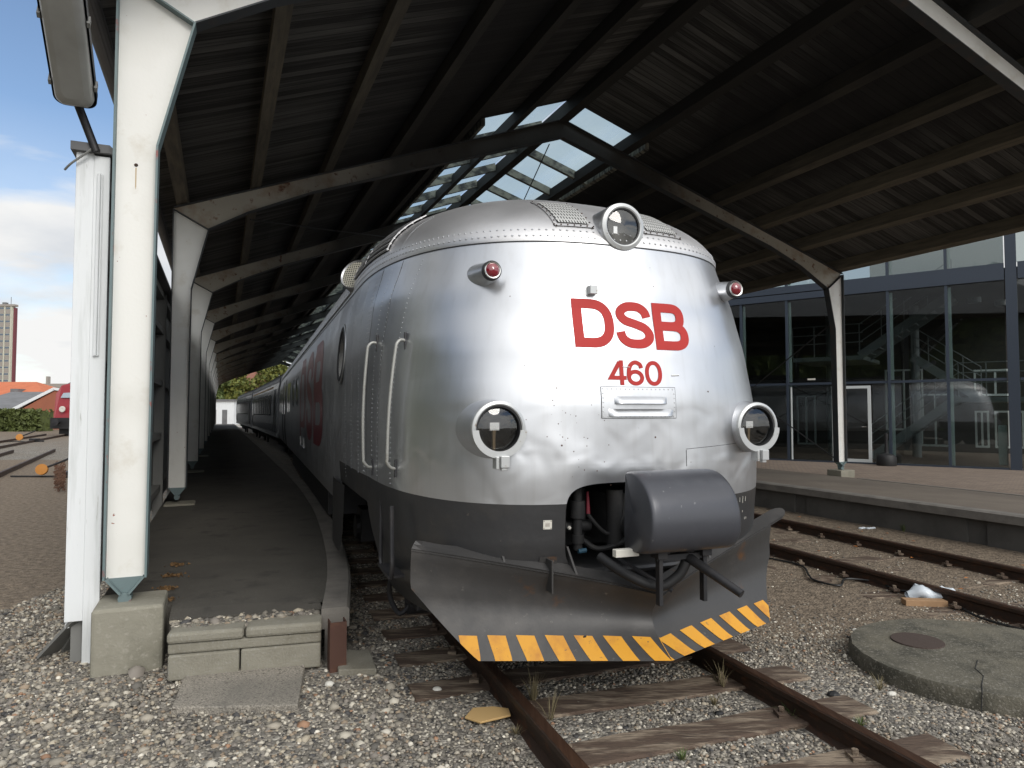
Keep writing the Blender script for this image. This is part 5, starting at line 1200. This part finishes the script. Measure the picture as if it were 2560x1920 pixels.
def to_obj(name, parts, zadd=None):
    off = 0; Vs, Fs, Cs = [], [], []
    for V, F, C_ in parts: Vs.append(V); Fs.append(F+off); Cs.append(C_); off += len(V)
    V = np.concatenate(Vs); F = np.concatenate(Fs); C_ = np.concatenate(Cs)
    me = bpy.data.meshes.new(name); me.vertices.add(len(V)); me.vertices.foreach_set('co', V.ravel()); me.loops.add(len(F)*3); me.loops.foreach_set('vertex_index', F.ravel().astype(np.int32))
    me.polygons.add(len(F)); me.polygons.foreach_set('loop_start', np.arange(0, len(F)*3, 3, dtype=np.int32)); me.polygons.foreach_set('loop_total', np.full(len(F), 3, dtype=np.int32))
    me.update(); at = me.color_attributes.new('tint', 'FLOAT_COLOR', 'POINT'); at.data.foreach_set('color', np.concatenate([C_, np.ones((len(C_), 1))], 1).ravel()); me.materials.append(M['stone'])
    return link(name, me)
cA, sA = math.cos(AC), math.sin(AC); cR, sR = math.cos(AR), math.sin(AR)
def keep(x, y, rg):
    q = cA*x+sA*y; s = -sA*x+cA*y; r = cR*x+sR*y; t = -sR*x+cR*y
    ok = np.abs(x) < .80*y+.4
    ok &= ~((q > -.28) & (q < .95) & (s > 5.0)) & ~((q < -.27) & (q > -.8) & (s > 5.55)) & ~((q < -.8) & (s > 9))
    ok &= ~((q > -.30) & (q < .68) & (s > 4.98))
    ok &= ~(((x-3.22)/.84)**2+((y-4.72)/.78)**2 < 1.0)
    ok &= ~((x > -2.1) & (x < -1.34) & (y > 4.08) & (y < 4.95) & (rg.uniform(0, 1, len(x)) < .93)) & ~((x > -1.25) & (x < -.92) & (y > 4.62) & (y < 4.98))
    ok &= ~((q > -.77) & (q < -.33) & (s > 5.28) & (s < 5.72)) & ~(np.abs(np.abs(r-2.13)-.7525) < .075)
    on = np.zeros(len(x), bool)
    for m_ in MS[:9]: on |= np.abs(t-m_) < .125
    on &= (np.abs(r-2.13) < 1.24) & ((t > 4.05) | (r > 1.43)); ok &= ~(on & (rg.uniform(0, 1, len(x)) < np.where(np.sin(x*7.3+1.1)*np.sin(y*5.1+x*3)+.5*np.sin(x*17+y*11) > .55, .35, .955)))
    e = np.clip((q-3.4)/1.4, 0, 1)*np.clip((s-3.0)/1.5, 0, 1); ok &= rg.uniform(0, 1, len(x)) > e*.97
    ok &= ~((q > 9.1))
    ok &= rg.uniform(0, 1, len(x)) < np.clip(1.6-(y-3)/5.5, .10, 1)
    return ok
def sz(x, y, rg):
    r = cR*x+sR*y; base = np.where(r < .8, .0100, .0078); big = rg.uniform(0, 1, len(x)); return base*np.exp(rg.normal(0, .30, len(x)))*np.where((big < .035) & (r < .9), 1.9, 1)
o = to_obj('gravel', [stones(165000, (-4.5, 5.5), (2.8, 9.5), sz, keep, 3)]); o['kind'] = 'stuff'; o['label'] = 'loose grey and brown gravel'
# rubble between asphalt edge and slabs
def keep2(x, y, rg):
    q = cA*x+sA*y; s = -sA*x+cA*y; return (q > -.28) & (q < .68) & (s > 5.06) & (s < 5.28-.1*(q+.3))
V, F, C_ = stones(5200, (-2.6, -1.2), (4.6, 5.6), lambda x, y, rg: .014*np.exp(rg.normal(0, .35, len(x))), keep2, 9); V[:, 2] += .315
o = to_obj('rubble', [(V, F, C_)]); o['kind'] = 'stuff'
mb = MB().prism([(-.28, 5.02), (.655, 5.02), (.67, 5.3), (-.28, 5.4)], .05, .315, lambda a, b, d: CW(a, b, d)); o = obj('platform_fill', mb, 'ground'); structure(o)

# ================================================================== GLASS BUILDING on the right
F1 = Vector((7.95, 22.28, .2)); fd = Vector((13.3-7.95, 18.2-22.28, 0)).normalized(); fn = Vector((-fd.y, fd.x, 0))   # fn points into the building
if fn.y < 0: fn = -fn
fa_ = math.atan2(fd.y, fd.x)
gbld = empty('glass_building', F1, fa_); tag(gbld, 'dark glazed building with blue grey frames and a staircase inside', 'building')
MX = [-7.5, -5.05, -2.6, -.42, 1.03, 2.45, 3.88, 5.33]; HT = 9.5
for x in MX:
    o = obj('mullion', MB().box(x-.035, x+.035, -.10, .02, 0, HT), 'mullion', gbld); obj('mullion_inner', MB().box(x+.036, x+.11, .02, .06, .05, 2.40).box(x+.036, x+.11, .02, .06, 2.5, 5.05).box(x+.036, x+.11, .02, .06, 5.6, HT), 'mullwhite', o)
obj('corner_post', MB().box(6.68, 6.93, -.12, .35, 0, HT), 'mullion', gbld)
for x in (8.38, 9.83, 11.3): obj('mullion', MB().box(x-.035, x+.035, -.10, .02, 0, HT), 'mullion', gbld)
XA, XB = -9.0, 14.0
for z0, z1, d in ((-.02, .07, .11), (2.40, 2.47, .085), (5.10, 5.55, .13), (7.5, 7.6, .085)):
    obj('transom', MB().box(XA, 6.66, -d+.003, .015, z0, z1).box(6.95, XB, -d+.003, .015, z0, z1), 'mullion', gbld)
for a, b in zip([XA]+MX, MX+[6.68]):
    if abs(a-2.45) < .01: continue
    for z0, z1 in ((.07, 2.40), (2.47, 5.10), (5.55, HT)): obj('pane', MB().box(a+.03, b-.03, -.03, -.022, z0, z1), 'glass', gbld)
for z0, z1 in ((2.47, 5.10), (5.55, HT)): obj('pane', MB().box(2.48, 3.85, -.03, -.022, z0, z1), 'glass', gbld)
obj('pane', MB().box(6.93, XB, -.03, -.022, .07, 5.1), 'glass', gbld); obj('pane', MB().box(6.93, XB, -.03, -.022, 5.55, HT), 'glass', gbld)
dr = obj('door', MB().box(2.58, 2.65, -.08, -.01, .05, 2.34).box(3.30, 3.38, -.08, -.01, .05, 2.34).box(2.651, 3.299, -.08, -.01, 2.26, 2.34).box(2.651, 3.299, -.08, -.01, .05, .16), 'doorwhite' if 'doorwhite' in M else M.setdefault('doorwhite', mat('pale_grey_door_frame', (.55, .58, .58), .5)), gbld)
obj('door_glass', MB().box(2.65, 3.30, -.05, -.044, .16, 2.26), 'glass', dr); obj('handle', MB().tube([(3.25, -.09, 1.12), (3.25, -.13, 1.12), (3.14, -.13, 1.12)], .012, 8), 'chrome', dr)
dr = obj('door', MB().box(1.12, 1.15, -.08, -.01, .05, 2.34).box(2.32, 2.35, -.08, -.01, .05, 2.34), 'doorwhite', gbld)
obj('pane', MB().box(3.42, 3.85, -.03, -.022, .07, 2.4), 'glass', gbld); obj('pane', MB().box(1.16, 2.31, -.03, -.022, .07, 2.4), 'glass', dr)
obj('sign_strip', MB().box(1.62, 1.85, -.036, -.03, 2.55, 2.60), 'offwhite', gbld)
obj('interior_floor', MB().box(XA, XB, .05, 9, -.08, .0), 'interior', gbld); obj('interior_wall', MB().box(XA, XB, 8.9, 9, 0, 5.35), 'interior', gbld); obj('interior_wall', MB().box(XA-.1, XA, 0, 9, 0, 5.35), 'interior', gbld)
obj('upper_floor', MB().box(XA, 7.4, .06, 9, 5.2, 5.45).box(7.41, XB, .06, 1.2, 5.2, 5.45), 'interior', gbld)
obj('upper_pale_sheet', MB().box(3.0, 6.6, 2.5, 2.54, 5.46, HT), mat('pale_sheet', (.6, .64, .64), .8), gbld)  # plain pale sheet standing behind the upper panes
# stairs
stx = MB(); rail_ = MB()
def flight(x0, z0, x1, z1, y):
    stx.beam((x0, y, z0), (x1, y, z1), .05, .26); stx.beam((x0, y+1.3, z0), (x1, y+1.3, z1), .05, .26); n_ = int(abs(z1-z0)/.18)
    for k in range(n_): t = (k+.5)/n_; stx.box(x0+(x1-x0)*t-.14, x0+(x1-x0)*t+.14, y, y+1.3, z0+(z1-z0)*t-.0, z0+(z1-z0)*t+.03)
    for h in (.45, .75, 1.05): rail_.tube([(x0, y, z0+h), (x1, y, z1+h)], .018, 6)
    for t in np.linspace(0, 1, 5): rail_.tube([(x0+(x1-x0)*t, y, z0+(z1-z0)*t), (x0+(x1-x0)*t, y, z0+(z1-z0)*t+1.05)], .016, 6)
flight(3.0, .1, 5.4, 2.0, 2.2); flight(2.7, 3.4, 5.3, 5.2, 2.2); flight(5.9, 1.95, 4.0, 3.4, 3.8)
stx.box(5.4, 7.6, 2.2, 5.2, 1.86, 2.0); stx.box(.6, 2.8, 2.2, 5.2, 3.28, 3.42)
for h in (.45, .75, 1.05): rail_.tube([(5.4, 2.2, 2.0+h), (7.6, 2.2, 2.0+h)], .018, 6); rail_.tube([(.6, 2.2, 3.42+h), (2.8, 2.2, 3.42+h)], .018, 6)
for x in (.6, 1.3, 2.0, 2.7): rail_.tube([(x, 2.2, 3.42), (x, 2.2, 4.47)], .018, 6)
for x in (5.4, 6.1, 6.9): rail_.tube([(x, 2.2, 2.0), (x, 2.2, 3.05)], .018, 6)
sto = obj('staircase', stx, 'stair', gbld); obj('railing', rail_, 'stair', sto)
ifr = MB()
for x0, x1, z0, z1 in ((2.9, 4.1, .9, 3.1), (4.0, 4.9, .35, 2.2), (5.6, 6.0, .35, 1.6), (6.15, 6.95, .35, 1.6), (5.6, 6.8, 2.1, 3.0), (-.2, .5, .3, 2.2)):
    for a, b, c_, d in ((x0, x0+.06, z0, z1), (x1-.06, x1, z0, z1), (x0+.061, x1-.061, z0, z0+.07), (x0+.061, x1-.061, z1-.06, z1), ((x0+x1)/2-.03, (x0+x1)/2+.03, z0+.071, z1-.061)): ifr.box(a, b, 5.6, 5.65, c_, d)
obj('inner_frames', ifr, 'paleframe', gbld)
for x in (1.9, 4.6): obj('inner_column', MB().tube([(x-.6, 4.5, 0), (x-.6, 4.5, 5.2)], .14, 14), 'stair', gbld)
obj('radiator', MB().box(6.42, 6.62, .15, .30, .12, 1.2), 'mullwhite', gbld, bevel=.02)
for x, y in ((5.9, 1.5), (6.5, 2.6)): obj('ceiling_lamp', MB().lathe((x, y, 4.75), (0, 0, 1), [(.16, 0), (.17, .02), (.17, .16), (.001, .17)], 20), 'stair', gbld)
# ash bin by the mullion
c = F1+fd*3.82-fn*.45; ab_ = empty('ash_bin', (c.x, c.y, .2)); tag(ab_, 'black pot shaped ash bin with narrow neck standing before the glass facade', 'bin')
obj('pot', MB().lathe((0, 0, 0), (0, 0, 1), [(.001, 0), (.24, 0), (.26, .05), (.26, .26), (.22, .33), (.08, .37), (.05, .40)], 28), 'black', ab_, smooth=True); obj('neck', MB().lathe((0, 0, .39), (0, 0, 1), [(.05, 0), (.04, .35), (.055, .45), (.055, .55), (.001, .56)], 20), 'black', ab_, smooth=True)

# ================================================================== LEFT BACKGROUND
def px(X, Y, z): return (X, Y, z)
K = 2560/2212
def at(u, v, Y):
    c_, s_ = math.cos(math.atan(.0414)), math.sin(math.atan(.0414)); x = (u*K-1280)/1707; y = (960-v*K)/1707; d = (c_-y*s_); return (x*Y/d, Y, CAMH+(s_+y*c_)*Y/d)
# tower block
x1, _, zt = at(36, 662, 190.); x1b = at(28, 662, 190.)[0]; xl = x1b-16
tb = empty('tower_block', ((xl+x1)/2, 190, 0)); tag(tb, 'tall pale office tower with rows of windows and dark red end wall on the horizon', 'building'); TO = tuple(tb.location)
obj('wall', MB().box(xl, x1b, 190, 191, 0, zt), 'paleconc', tb, off=TO); obj('end_wall', MB().box(x1b+.01, x1-.55, 190.3, 191.2, 0, zt-.3), 'darkred', tb, off=TO)
nfl = 17; fh = zt/nfl
for f in range(nfl):
    for k in range(9):
        xx = x1b-.75-k*1.75
        w_ = obj('window', MB().box(xx-1.35, xx, 189.93, 189.99, fh*f+1.1, fh*f+fh*.86), 'glassfar', tb, off=TO) if k < 5 and f > 4 else None
    obj('spandrel', MB().box(xl, x1b-.4, 189.95, 189.99, fh*f-.15, fh*f+1.0), 'panelbrown', tb, off=TO)
for k in range(9): obj('pilaster', MB().box(x1b-.5-k*1.75, x1b-.2-k*1.75, 189.80, 189.92, 0, zt), 'paleconc', tb, off=TO)
obj('roof_mast', MB().box(x1b-7.2, x1b-7, 192, 192.2, zt, zt+4).box(x1b-4.5, x1b-3.5, 192, 193, zt, zt+1.5).box(x1b-2.1, x1b-2.0, 192, 192.1, zt, zt+3), 'greyroof', tb, off=TO); obj('parapet', MB().box(xl, x1-.4, 189.7, 191.2, zt, zt+.6), 'panelbrown', tb, off=TO)
# orange-roofed house
a = at(33, 822, 110.); b = at(103, 857, 110.); g0_ = at(60, 925, 110.)
hh = empty('red_roofed_house', (a[0], 110, 0)); tag(hh, 'low house with bright orange hipped tile roof below the tower', 'house'); HO = tuple(hh.location)
obj('wall', MB().box(a[0]-12, b[0]-1, 110, 122, 0, b[2]), 'brickwall', hh, off=HO)
rf = MB().add([(a[0]-12, 109.5, b[2]-.1), (b[0], 109.5, b[2]-.1), (b[0], 122.5, b[2]-.1), (a[0]-12, 122.5, b[2]-.1), (a[0]-9, 115, a[2]), (a[0], 115, a[2])], [(0, 1, 5, 4), (1, 2, 5), (2, 3, 4, 5), (3, 0, 4)]); obj('roof', rf, 'rooftile', hh, off=HO)
p = at(36, 844, 111.); obj('dormer', MB().box(p[0]-.6, p[0]+.6, 110.4, 113, p[2]-.6, p[2]+.3), 'greyroof', hh, off=HO)
# long industrial roof on the skyline
a = at(40, 826, 160.); b = at(150, 845, 160.); o = empty('long_low_building', (a[0], 160, 0)); tag(o, 'long low dark building with window band behind the orange roof', 'building'); OO = tuple(o.location)
obj('wall', MB().box(a[0], b[0]+14, 160, 175, 0, at(0, 838, 160.)[2]), 'greyroof', o, off=OO); obj('roof', MB().box(a[0]-.5, b[0]+15, 159, 176, at(0, 838, 160.)[2], at(0, 829, 160.)[2]), 'panelbrown', o, off=OO)
obj('window', MB().box(a[0]+1, b[0]+13, 159.9, 159.97, at(0, 848, 160.)[2], at(0, 840, 160.)[2]), 'glassfar', o, off=OO); obj('chimney', MB().box(at(110, 0, 160.)[0], at(114, 0, 160.)[0], 162, 163, 6, at(0, 812, 160.)[2]), 'panelbrown', o, off=OO)
# brick gable building with grey roof and white verge
p0 = at(-60, 925, 70.); p1 = at(118, 840, 70.); p2 = at(-5, 906, 70.)
gb_ = empty('brick_gable_building', (p1[0], 70, 0)); tag(gb_, 'low red brick building with sloping grey roof and white verge behind the hedge', 'building'); GO = tuple(gb_.location)
obj('wall', MB().prism([(p2[0], 0), (p1[0]+3, 0), (p1[0]+3, p1[2]-.2), (p1[0], p1[2]-.2), (p2[0], p2[2]-.3)], 70, 82, lambda a, b, d: (a, d, b)), 'brickwall', gb_, off=GO)
obj('verge', MB().beam((p2[0]-1, 69.9, p2[2]-.3), (p1[0], 69.9, p1[2]), .12, .3).beam((p1[0], 69.9, p1[2]), (p1[0]+5, 69.9, p1[2]-.6), .12, .25), 'boardwhite', gb_, off=GO)
ra = at(-40, 865, 78.); obj('roof', MB().add([(p2[0]-9, 70, p2[2]-.2), (p2[0], 70, p2[2]-.1), (p1[0], 70, p1[2]), (p1[0]-1.5, 84, p1[2]+.15), (p2[0]-9, 84, p1[2]+.1)], [(0, 1, 2, 3, 4)]), 'greyroof', gb_, off=GO)
# red locomotive
lx0 = at(111, 940, 50.); lz = at(111, 826, 50.)[2]
lc = empty('red_locomotive', (lx0[0]+1.55, 50, 0)); tag(lc, 'red locomotive with black underframe parked beyond the yard tracks', 'locomotive')
prof = [(-1.5, .95), (1.5, .95), (1.5, 3.1), (1.32, 3.75), (.8, lz-.05), (-.8, lz-.05), (-1.32, 3.75), (-1.5, 3.1)]
obj('body', MB().prism(prof, 0, 15, lambda a, b, d: (a, d+(.5*max(0, b-2.6) if d == 0 else 0), b)), 'loco', lc, bevel=.08)
ws = obj('windscreen', MB().add([(-1.12, .26, 2.82), (-.08, .26, 2.82), (-.08, .72, 3.70), (-.95, .72, 3.70)], [(0, 1, 2, 3)]), 'farscreen' if 'farscreen' in M else M.setdefault('farscreen', mat('pale_windscreen', (.30, .36, .40), .2)), lc)
obj('roof', MB().prism([(-1.2, lz-.12), (1.2, lz-.12), (.7, lz+.12), (-.7, lz+.12)], .9, 15, lambda a, b, d: (a, d, b)), 'greyroof', lc)
obj('headlight', MB().lathe((-.78, -.01, 1.98), (0, -1, 0), [(.22, 0), (.22, .06), (.13, .07), (.001, .05)], 20), 'offwhite', lc); obj('headlight', MB().lathe((.78, -.01, 1.98), (0, -1, 0), [(.22, 0), (.22, .06), (.13, .07), (.001, .05)], 20), 'offwhite', lc)
obj('buffer_beam', MB().box(-1.5, 1.5, -.25, .3, .55, 1.35), 'black', lc); obj('bogie', MB().box(-1.2, 1.2, .3, 14, .15, .95), 'black', lc)
for sg in (-1, 1): obj('buffer', MB().lathe((sg*.87, -.25, 1.03), (0, -1, 0), [(.12, 0), (.12, .35), (.25, .36), (.25, .42), (.001, .44)], 20), 'darksteel', lc)
# hedge
def leaf_cloud(mb, c, rad, n, size, rg, hollow=.0):
    for k in range(n):
        v = rg.normal(size=3); v /= np.linalg.norm(v); r = rg.uniform(.55, 1)**.5; p = np.array(c)+v*np.array(rad)*r
        a = rg.normal(size=3); a /= np.linalg.norm(a); b = np.cross(a, rg.normal(size=3)); b /= np.linalg.norm(b); s_ = size*rg.uniform(.6, 1.3)
        mb.add([p-a*s_, p+b*s_*.6, p+a*s_, p-b*s_*.6], [(0, 1, 2, 3)])
def hbx(x0, x1, Y, z1, n, size, rg, mb):
    for k in range(n):
        p = np.array([rg.uniform(x0, x1), Y+rg.uniform(0, 2.5), rg.uniform(0, z1)]); 
        if rg.uniform() < .6: p[1] = Y+rg.uniform(0, .3)
        a = rg.normal(size=3); a /= np.linalg.norm(a); b = np.cross(a, rg.normal(size=3)); b /= np.linalg.norm(b); s_ = size*rg.uniform(.6, 1.3)
        mb.add([p-a*s_, p+b*s_*.6, p+a*s_, p-b*s_*.6], [(0, 1, 2, 3)])
hx1 = at(84, 930, 62.)[0]; mb = MB(); hbx(hx1-14, hx1, 62., at(0, 884, 62.)[2], 6500, .18, rng, mb)
o = obj('hedge', mb, 'leafhedge'); tag(o, 'clipped green hedge in front of the brick gable', 'hedge')
o = obj('hedge_core', MB().box(hx1-14, hx1-.2, 62.4, 64.2, 0, at(0, 890, 62.)[2]), 'leafhedge', o)
# yard tracks on the left
def ytrack(pa, pb, label, sc=1.0):
    A_ = Vector((*pa, 0)); B_ = Vector((*pb, 0)); t = empty('yard_track', (*pa, 0)); tag(t, label, 'railway track', 'yard tracks beyond the screen wall'); d = (B_-A_).normalized(); n_ = Vector((-d.y, d.x, 0))
    for g in (-.7525, .7525): obj('rail', MB().beam(A_+n_*g+Vector((0, 0, .06)), B_+n_*g+Vector((0, 0, .06)), .07, .14), 'rail', t, off=(*pa, 0))
pA = at(0, 1028, 1)[0], 0
def gpt(u, v): 
    c_, s_ = math.cos(math.atan(.0414)), math.sin(math.atan(.0414)); x = (u*K-1280)/1707; y = (960-v*K)/1707; k = -CAMH/(s_+y*c_); return (x*k, (c_-y*s_)*k)
r1a, r1b = gpt(-60, 1058), gpt(118, 976)
def off2(p, q_, d):
    v = Vector((q_[0]-p[0], q_[1]-p[1], 0)).normalized(); n_ = Vector((-v.y, v.x, 0)); return (p[0]+n_.x*d, p[1]+n_.y*d), (q_[0]+n_.x*d, q_[1]+n_.y*d)
a_, b_ = off2(r1a, r1b, .75); ytrack(a_, b_, 'nearest yard track left of the screen wall with rusty rails')
r2a, r2b = gpt(-80, 985), gpt(150, 940); a_, b_ = off2(r2a, r2b, .75); ytrack(a_, b_, 'farther yard track leading towards the red locomotive')
# point indicator levers with orange weights
def lever(u, v, sc, label):
    x, y = gpt(u, v); t = empty('point_lever', (x, y, 0)); tag(t, label, 'point lever', 'orange point levers in the yard')
    obj('weight', MB().lathe((0, 0, .22*sc), (.25, -1, .25), [(.001, -.04), (.145*sc, -.04), (.145*sc, .04), (.001, .05)], 24), 'orange', t)
    obj('arm', MB().tube([(0, .02, .24*sc), (.30*sc, .1, .36*sc), (.62*sc, .15, .50*sc)], .028*sc, 8), 'darksteel', t); obj('stand', MB().box(.45*sc, .75*sc, -.05, .35, 0, .16*sc).beam((.45*sc, .1, .1), (.95*sc, .3, .04), .1, .08), 'darksteel', t)
    obj('rod', MB().beam((-.9*sc, .1, .03), (.6*sc, .1, .03), .04, .04), 'darksteel', t)
lever(90, 1032, 1.0, 'nearest point lever with round orange weight beside the yard track'); lever(42, 955, 1.3, 'farther point lever with orange weight in the yard')
mb = MB()
for k in range(900):
    x, y = gpt(rng.uniform(118, 140), rng.uniform(1015, 1065)); s_ = rng.uniform(.02, .06); a = rng.uniform(0, 6.28); h = rng.uniform(0, .25)
    mb.add([(x, y, h), (x+s_*math.cos(a), y+s_*math.sin(a), h+.02), (x, y+s_, h+.04)], [(0, 1, 2)])
o = obj('dead_leaves', mb, 'dirtmound'); o['kind'] = 'stuff'

# ================================================================== FAR END beyond the canopy
def tree(name, label, base, h, rad, mname, n, rg, size=.3, group=None):
    t = empty(name, base); tag(t, label, 'tree', group)
    tr = MB().tube([(0, 0, 0), (.1, 0, h*.3), (0, .1, h*.55), (.1, 0, h*.8)], [.28, .2, .14, .05], 10)
    for k in range(6):
        a = k*1.05; tr.tube([(0, 0, h*(.3+.07*k)), (rad*.4*math.cos(a), rad*.4*math.sin(a), h*(.45+.07*k)), (rad*.75*math.cos(a), rad*.75*math.sin(a), h*(.58+.07*k))], [.10, .06, .02], 6)
    obj('trunk', tr, 'bark', t); cr_ = MB()
    for k in range(22):
        a = rg.uniform(0, 6.28); rr = rad*rg.uniform(.1, .8); z = h*rg.uniform(.35, .95); s_ = rad*rg.uniform(.22, .42); leaf_cloud(cr_, (rr*math.cos(a)*(1.2-z/h*.6), rr*math.sin(a), z), (s_, s_, s_*.75), n//22, size, rg)
    obj('crown', cr_, mname, t); return t
fe = 96.
q_ = at(500, 900, fe)
shed = empty('white_shed', (at(455, 0, fe)[0], fe, 0)); tag(shed, 'low white flat roofed shed at the far end of the platform', 'shed'); SO = tuple(shed.location)
xa, xb = at(430, 0, fe)[0], at(520, 0, fe)[0]; zt = at(0, 866, fe)[2]
obj('wall', MB().box(xa, xb, fe, fe+6, 0, zt), 'boardwhite', shed, off=SO); obj('roof', MB().box(xa-.3, xb+.3, fe-.3, fe+6, zt, zt+.22), 'greyroof', shed, off=SO)
for u, m_ in ((478, 'greyroof'), (501, 'greyroof')): x = at(u, 0, fe)[0]; obj('door', MB().box(x-.35, x+.35, fe-.05, fe-.005, 0, 2.1), m_, shed, off=SO)
ap = obj('sunlit_ground', MB().grid([[tuple(CW(-6, s, .012)), tuple(CW(5, s, .012))] for s in (84.5, 100)]), mat('sunlit_ground_colour', (.36, .34, .30), .9)); structure(ap)  # pale sheet paints the sunlit ground beyond the canopy end
tw = empty('brick_tower', at(525, 900, 130.)[:2]+(0,)); tag(tw, 'square red brick tower rising behind the coaches', 'tower'); xx0, xx1 = at(518, 0, 130.)[0], at(575, 0, 130.)[0]; VO = tuple(tw.location)
obj('wall', MB().box(xx0, xx1, 130, 136, 0, 17), 'towerbrick', tw, off=VO); obj('edge_pier', MB().box(xx0-.25, xx0+.5, 129.7, 130.3, 0, 17.2), 'towerbrick', tw, off=VO); obj('edge_pier', MB().box(xx1-.5, xx1+.25, 129.7, 130.3, 0, 17.2), 'towerbrick', tw, off=VO)
for i, (u, Y, h, rad, mm_, lab) in enumerate(((452, 112., 8, 3.4, 'leaf', 'green tree behind the left end of the white shed'), (475, 108., 7, 3.2, 'leaf', 'bushy green tree above the middle of the white shed'), (500, 110., 9, 3.6, 'leafy', 'yellowish green tree left of the brick tower'), (485, 125., 11, 4.5, 'leaf', 'taller dark green tree behind the white shed'), (590, 120., 14, 5, 'leafy', 'yellow leaved tree right of the brick tower'), (440, 125., 10, 4, 'leaf', 'green tree mostly hidden by the column row'))):
    p = at(u, 900, Y); tree('broadleaf_tree', lab, (p[0], Y, 0), h, rad, mm_, 3600, rng, .34, 'trees beyond the far end of the canopy')

# unseen trees beside the viewer, raised and drawn near to darken the nose's reflections
def woods(name, pts, h, label):
    mb = MB(); rows = []; n = 70
    for v in range(9):
        row = []
        for k in range(n+1):
            t = k/n; i = min(len(pts)-2, int(t*(len(pts)-1))); f = t*(len(pts)-1)-i; p = Vector(pts[i]).lerp(Vector(pts[i+1]), f)
            hh = h*(.72+.30*mnoise.noise(Vector((t*9, h, 1)))+.16*mnoise.noise(Vector((t*31, h, 2)))); vv = v/8
            row.append((p.x+1.6*mnoise.noise(Vector((t*25, vv*3, 5))), p.y+1.6*mnoise.noise(Vector((t*25, vv*3, 9)))+0*vv, hh*vv))
        rows.append(row)
    mb.grid(rows)
    for k in range(5200):
        t = rng.uniform(0, 1); i = min(len(pts)-2, int(t*(len(pts)-1))); f = t*(len(pts)-1)-i; p = Vector(pts[i]).lerp(Vector(pts[i+1]), f)
        hh = h*(.72+.30*mnoise.noise(Vector((t*9, h, 1)))+.16*mnoise.noise(Vector((t*31, h, 2)))); z = hh*rng.uniform(0, 1.04)**.6; c = Vector((p.x+rng.uniform(-2, 2), p.y+rng.uniform(-2, 2), z))
        a = Vector(rng.normal(size=3)).normalized()*.55; b = a.orthogonal().normalized()*.4; mb.add([c-a, c+b, c+a, c-b], [(0, 1, 2, 3)])
    o = obj(name, mb, 'leaf'); o['kind'] = 'stuff'; o['label'] = label
woods('unseen_woods', [(-21, 9, 0), (-25, 0, 0), (-24, -12, 0), (-20, -22, 0), (-15, -28, 0)], 17, 'unseen band of trees beside the yard mirrored in the silver nose')
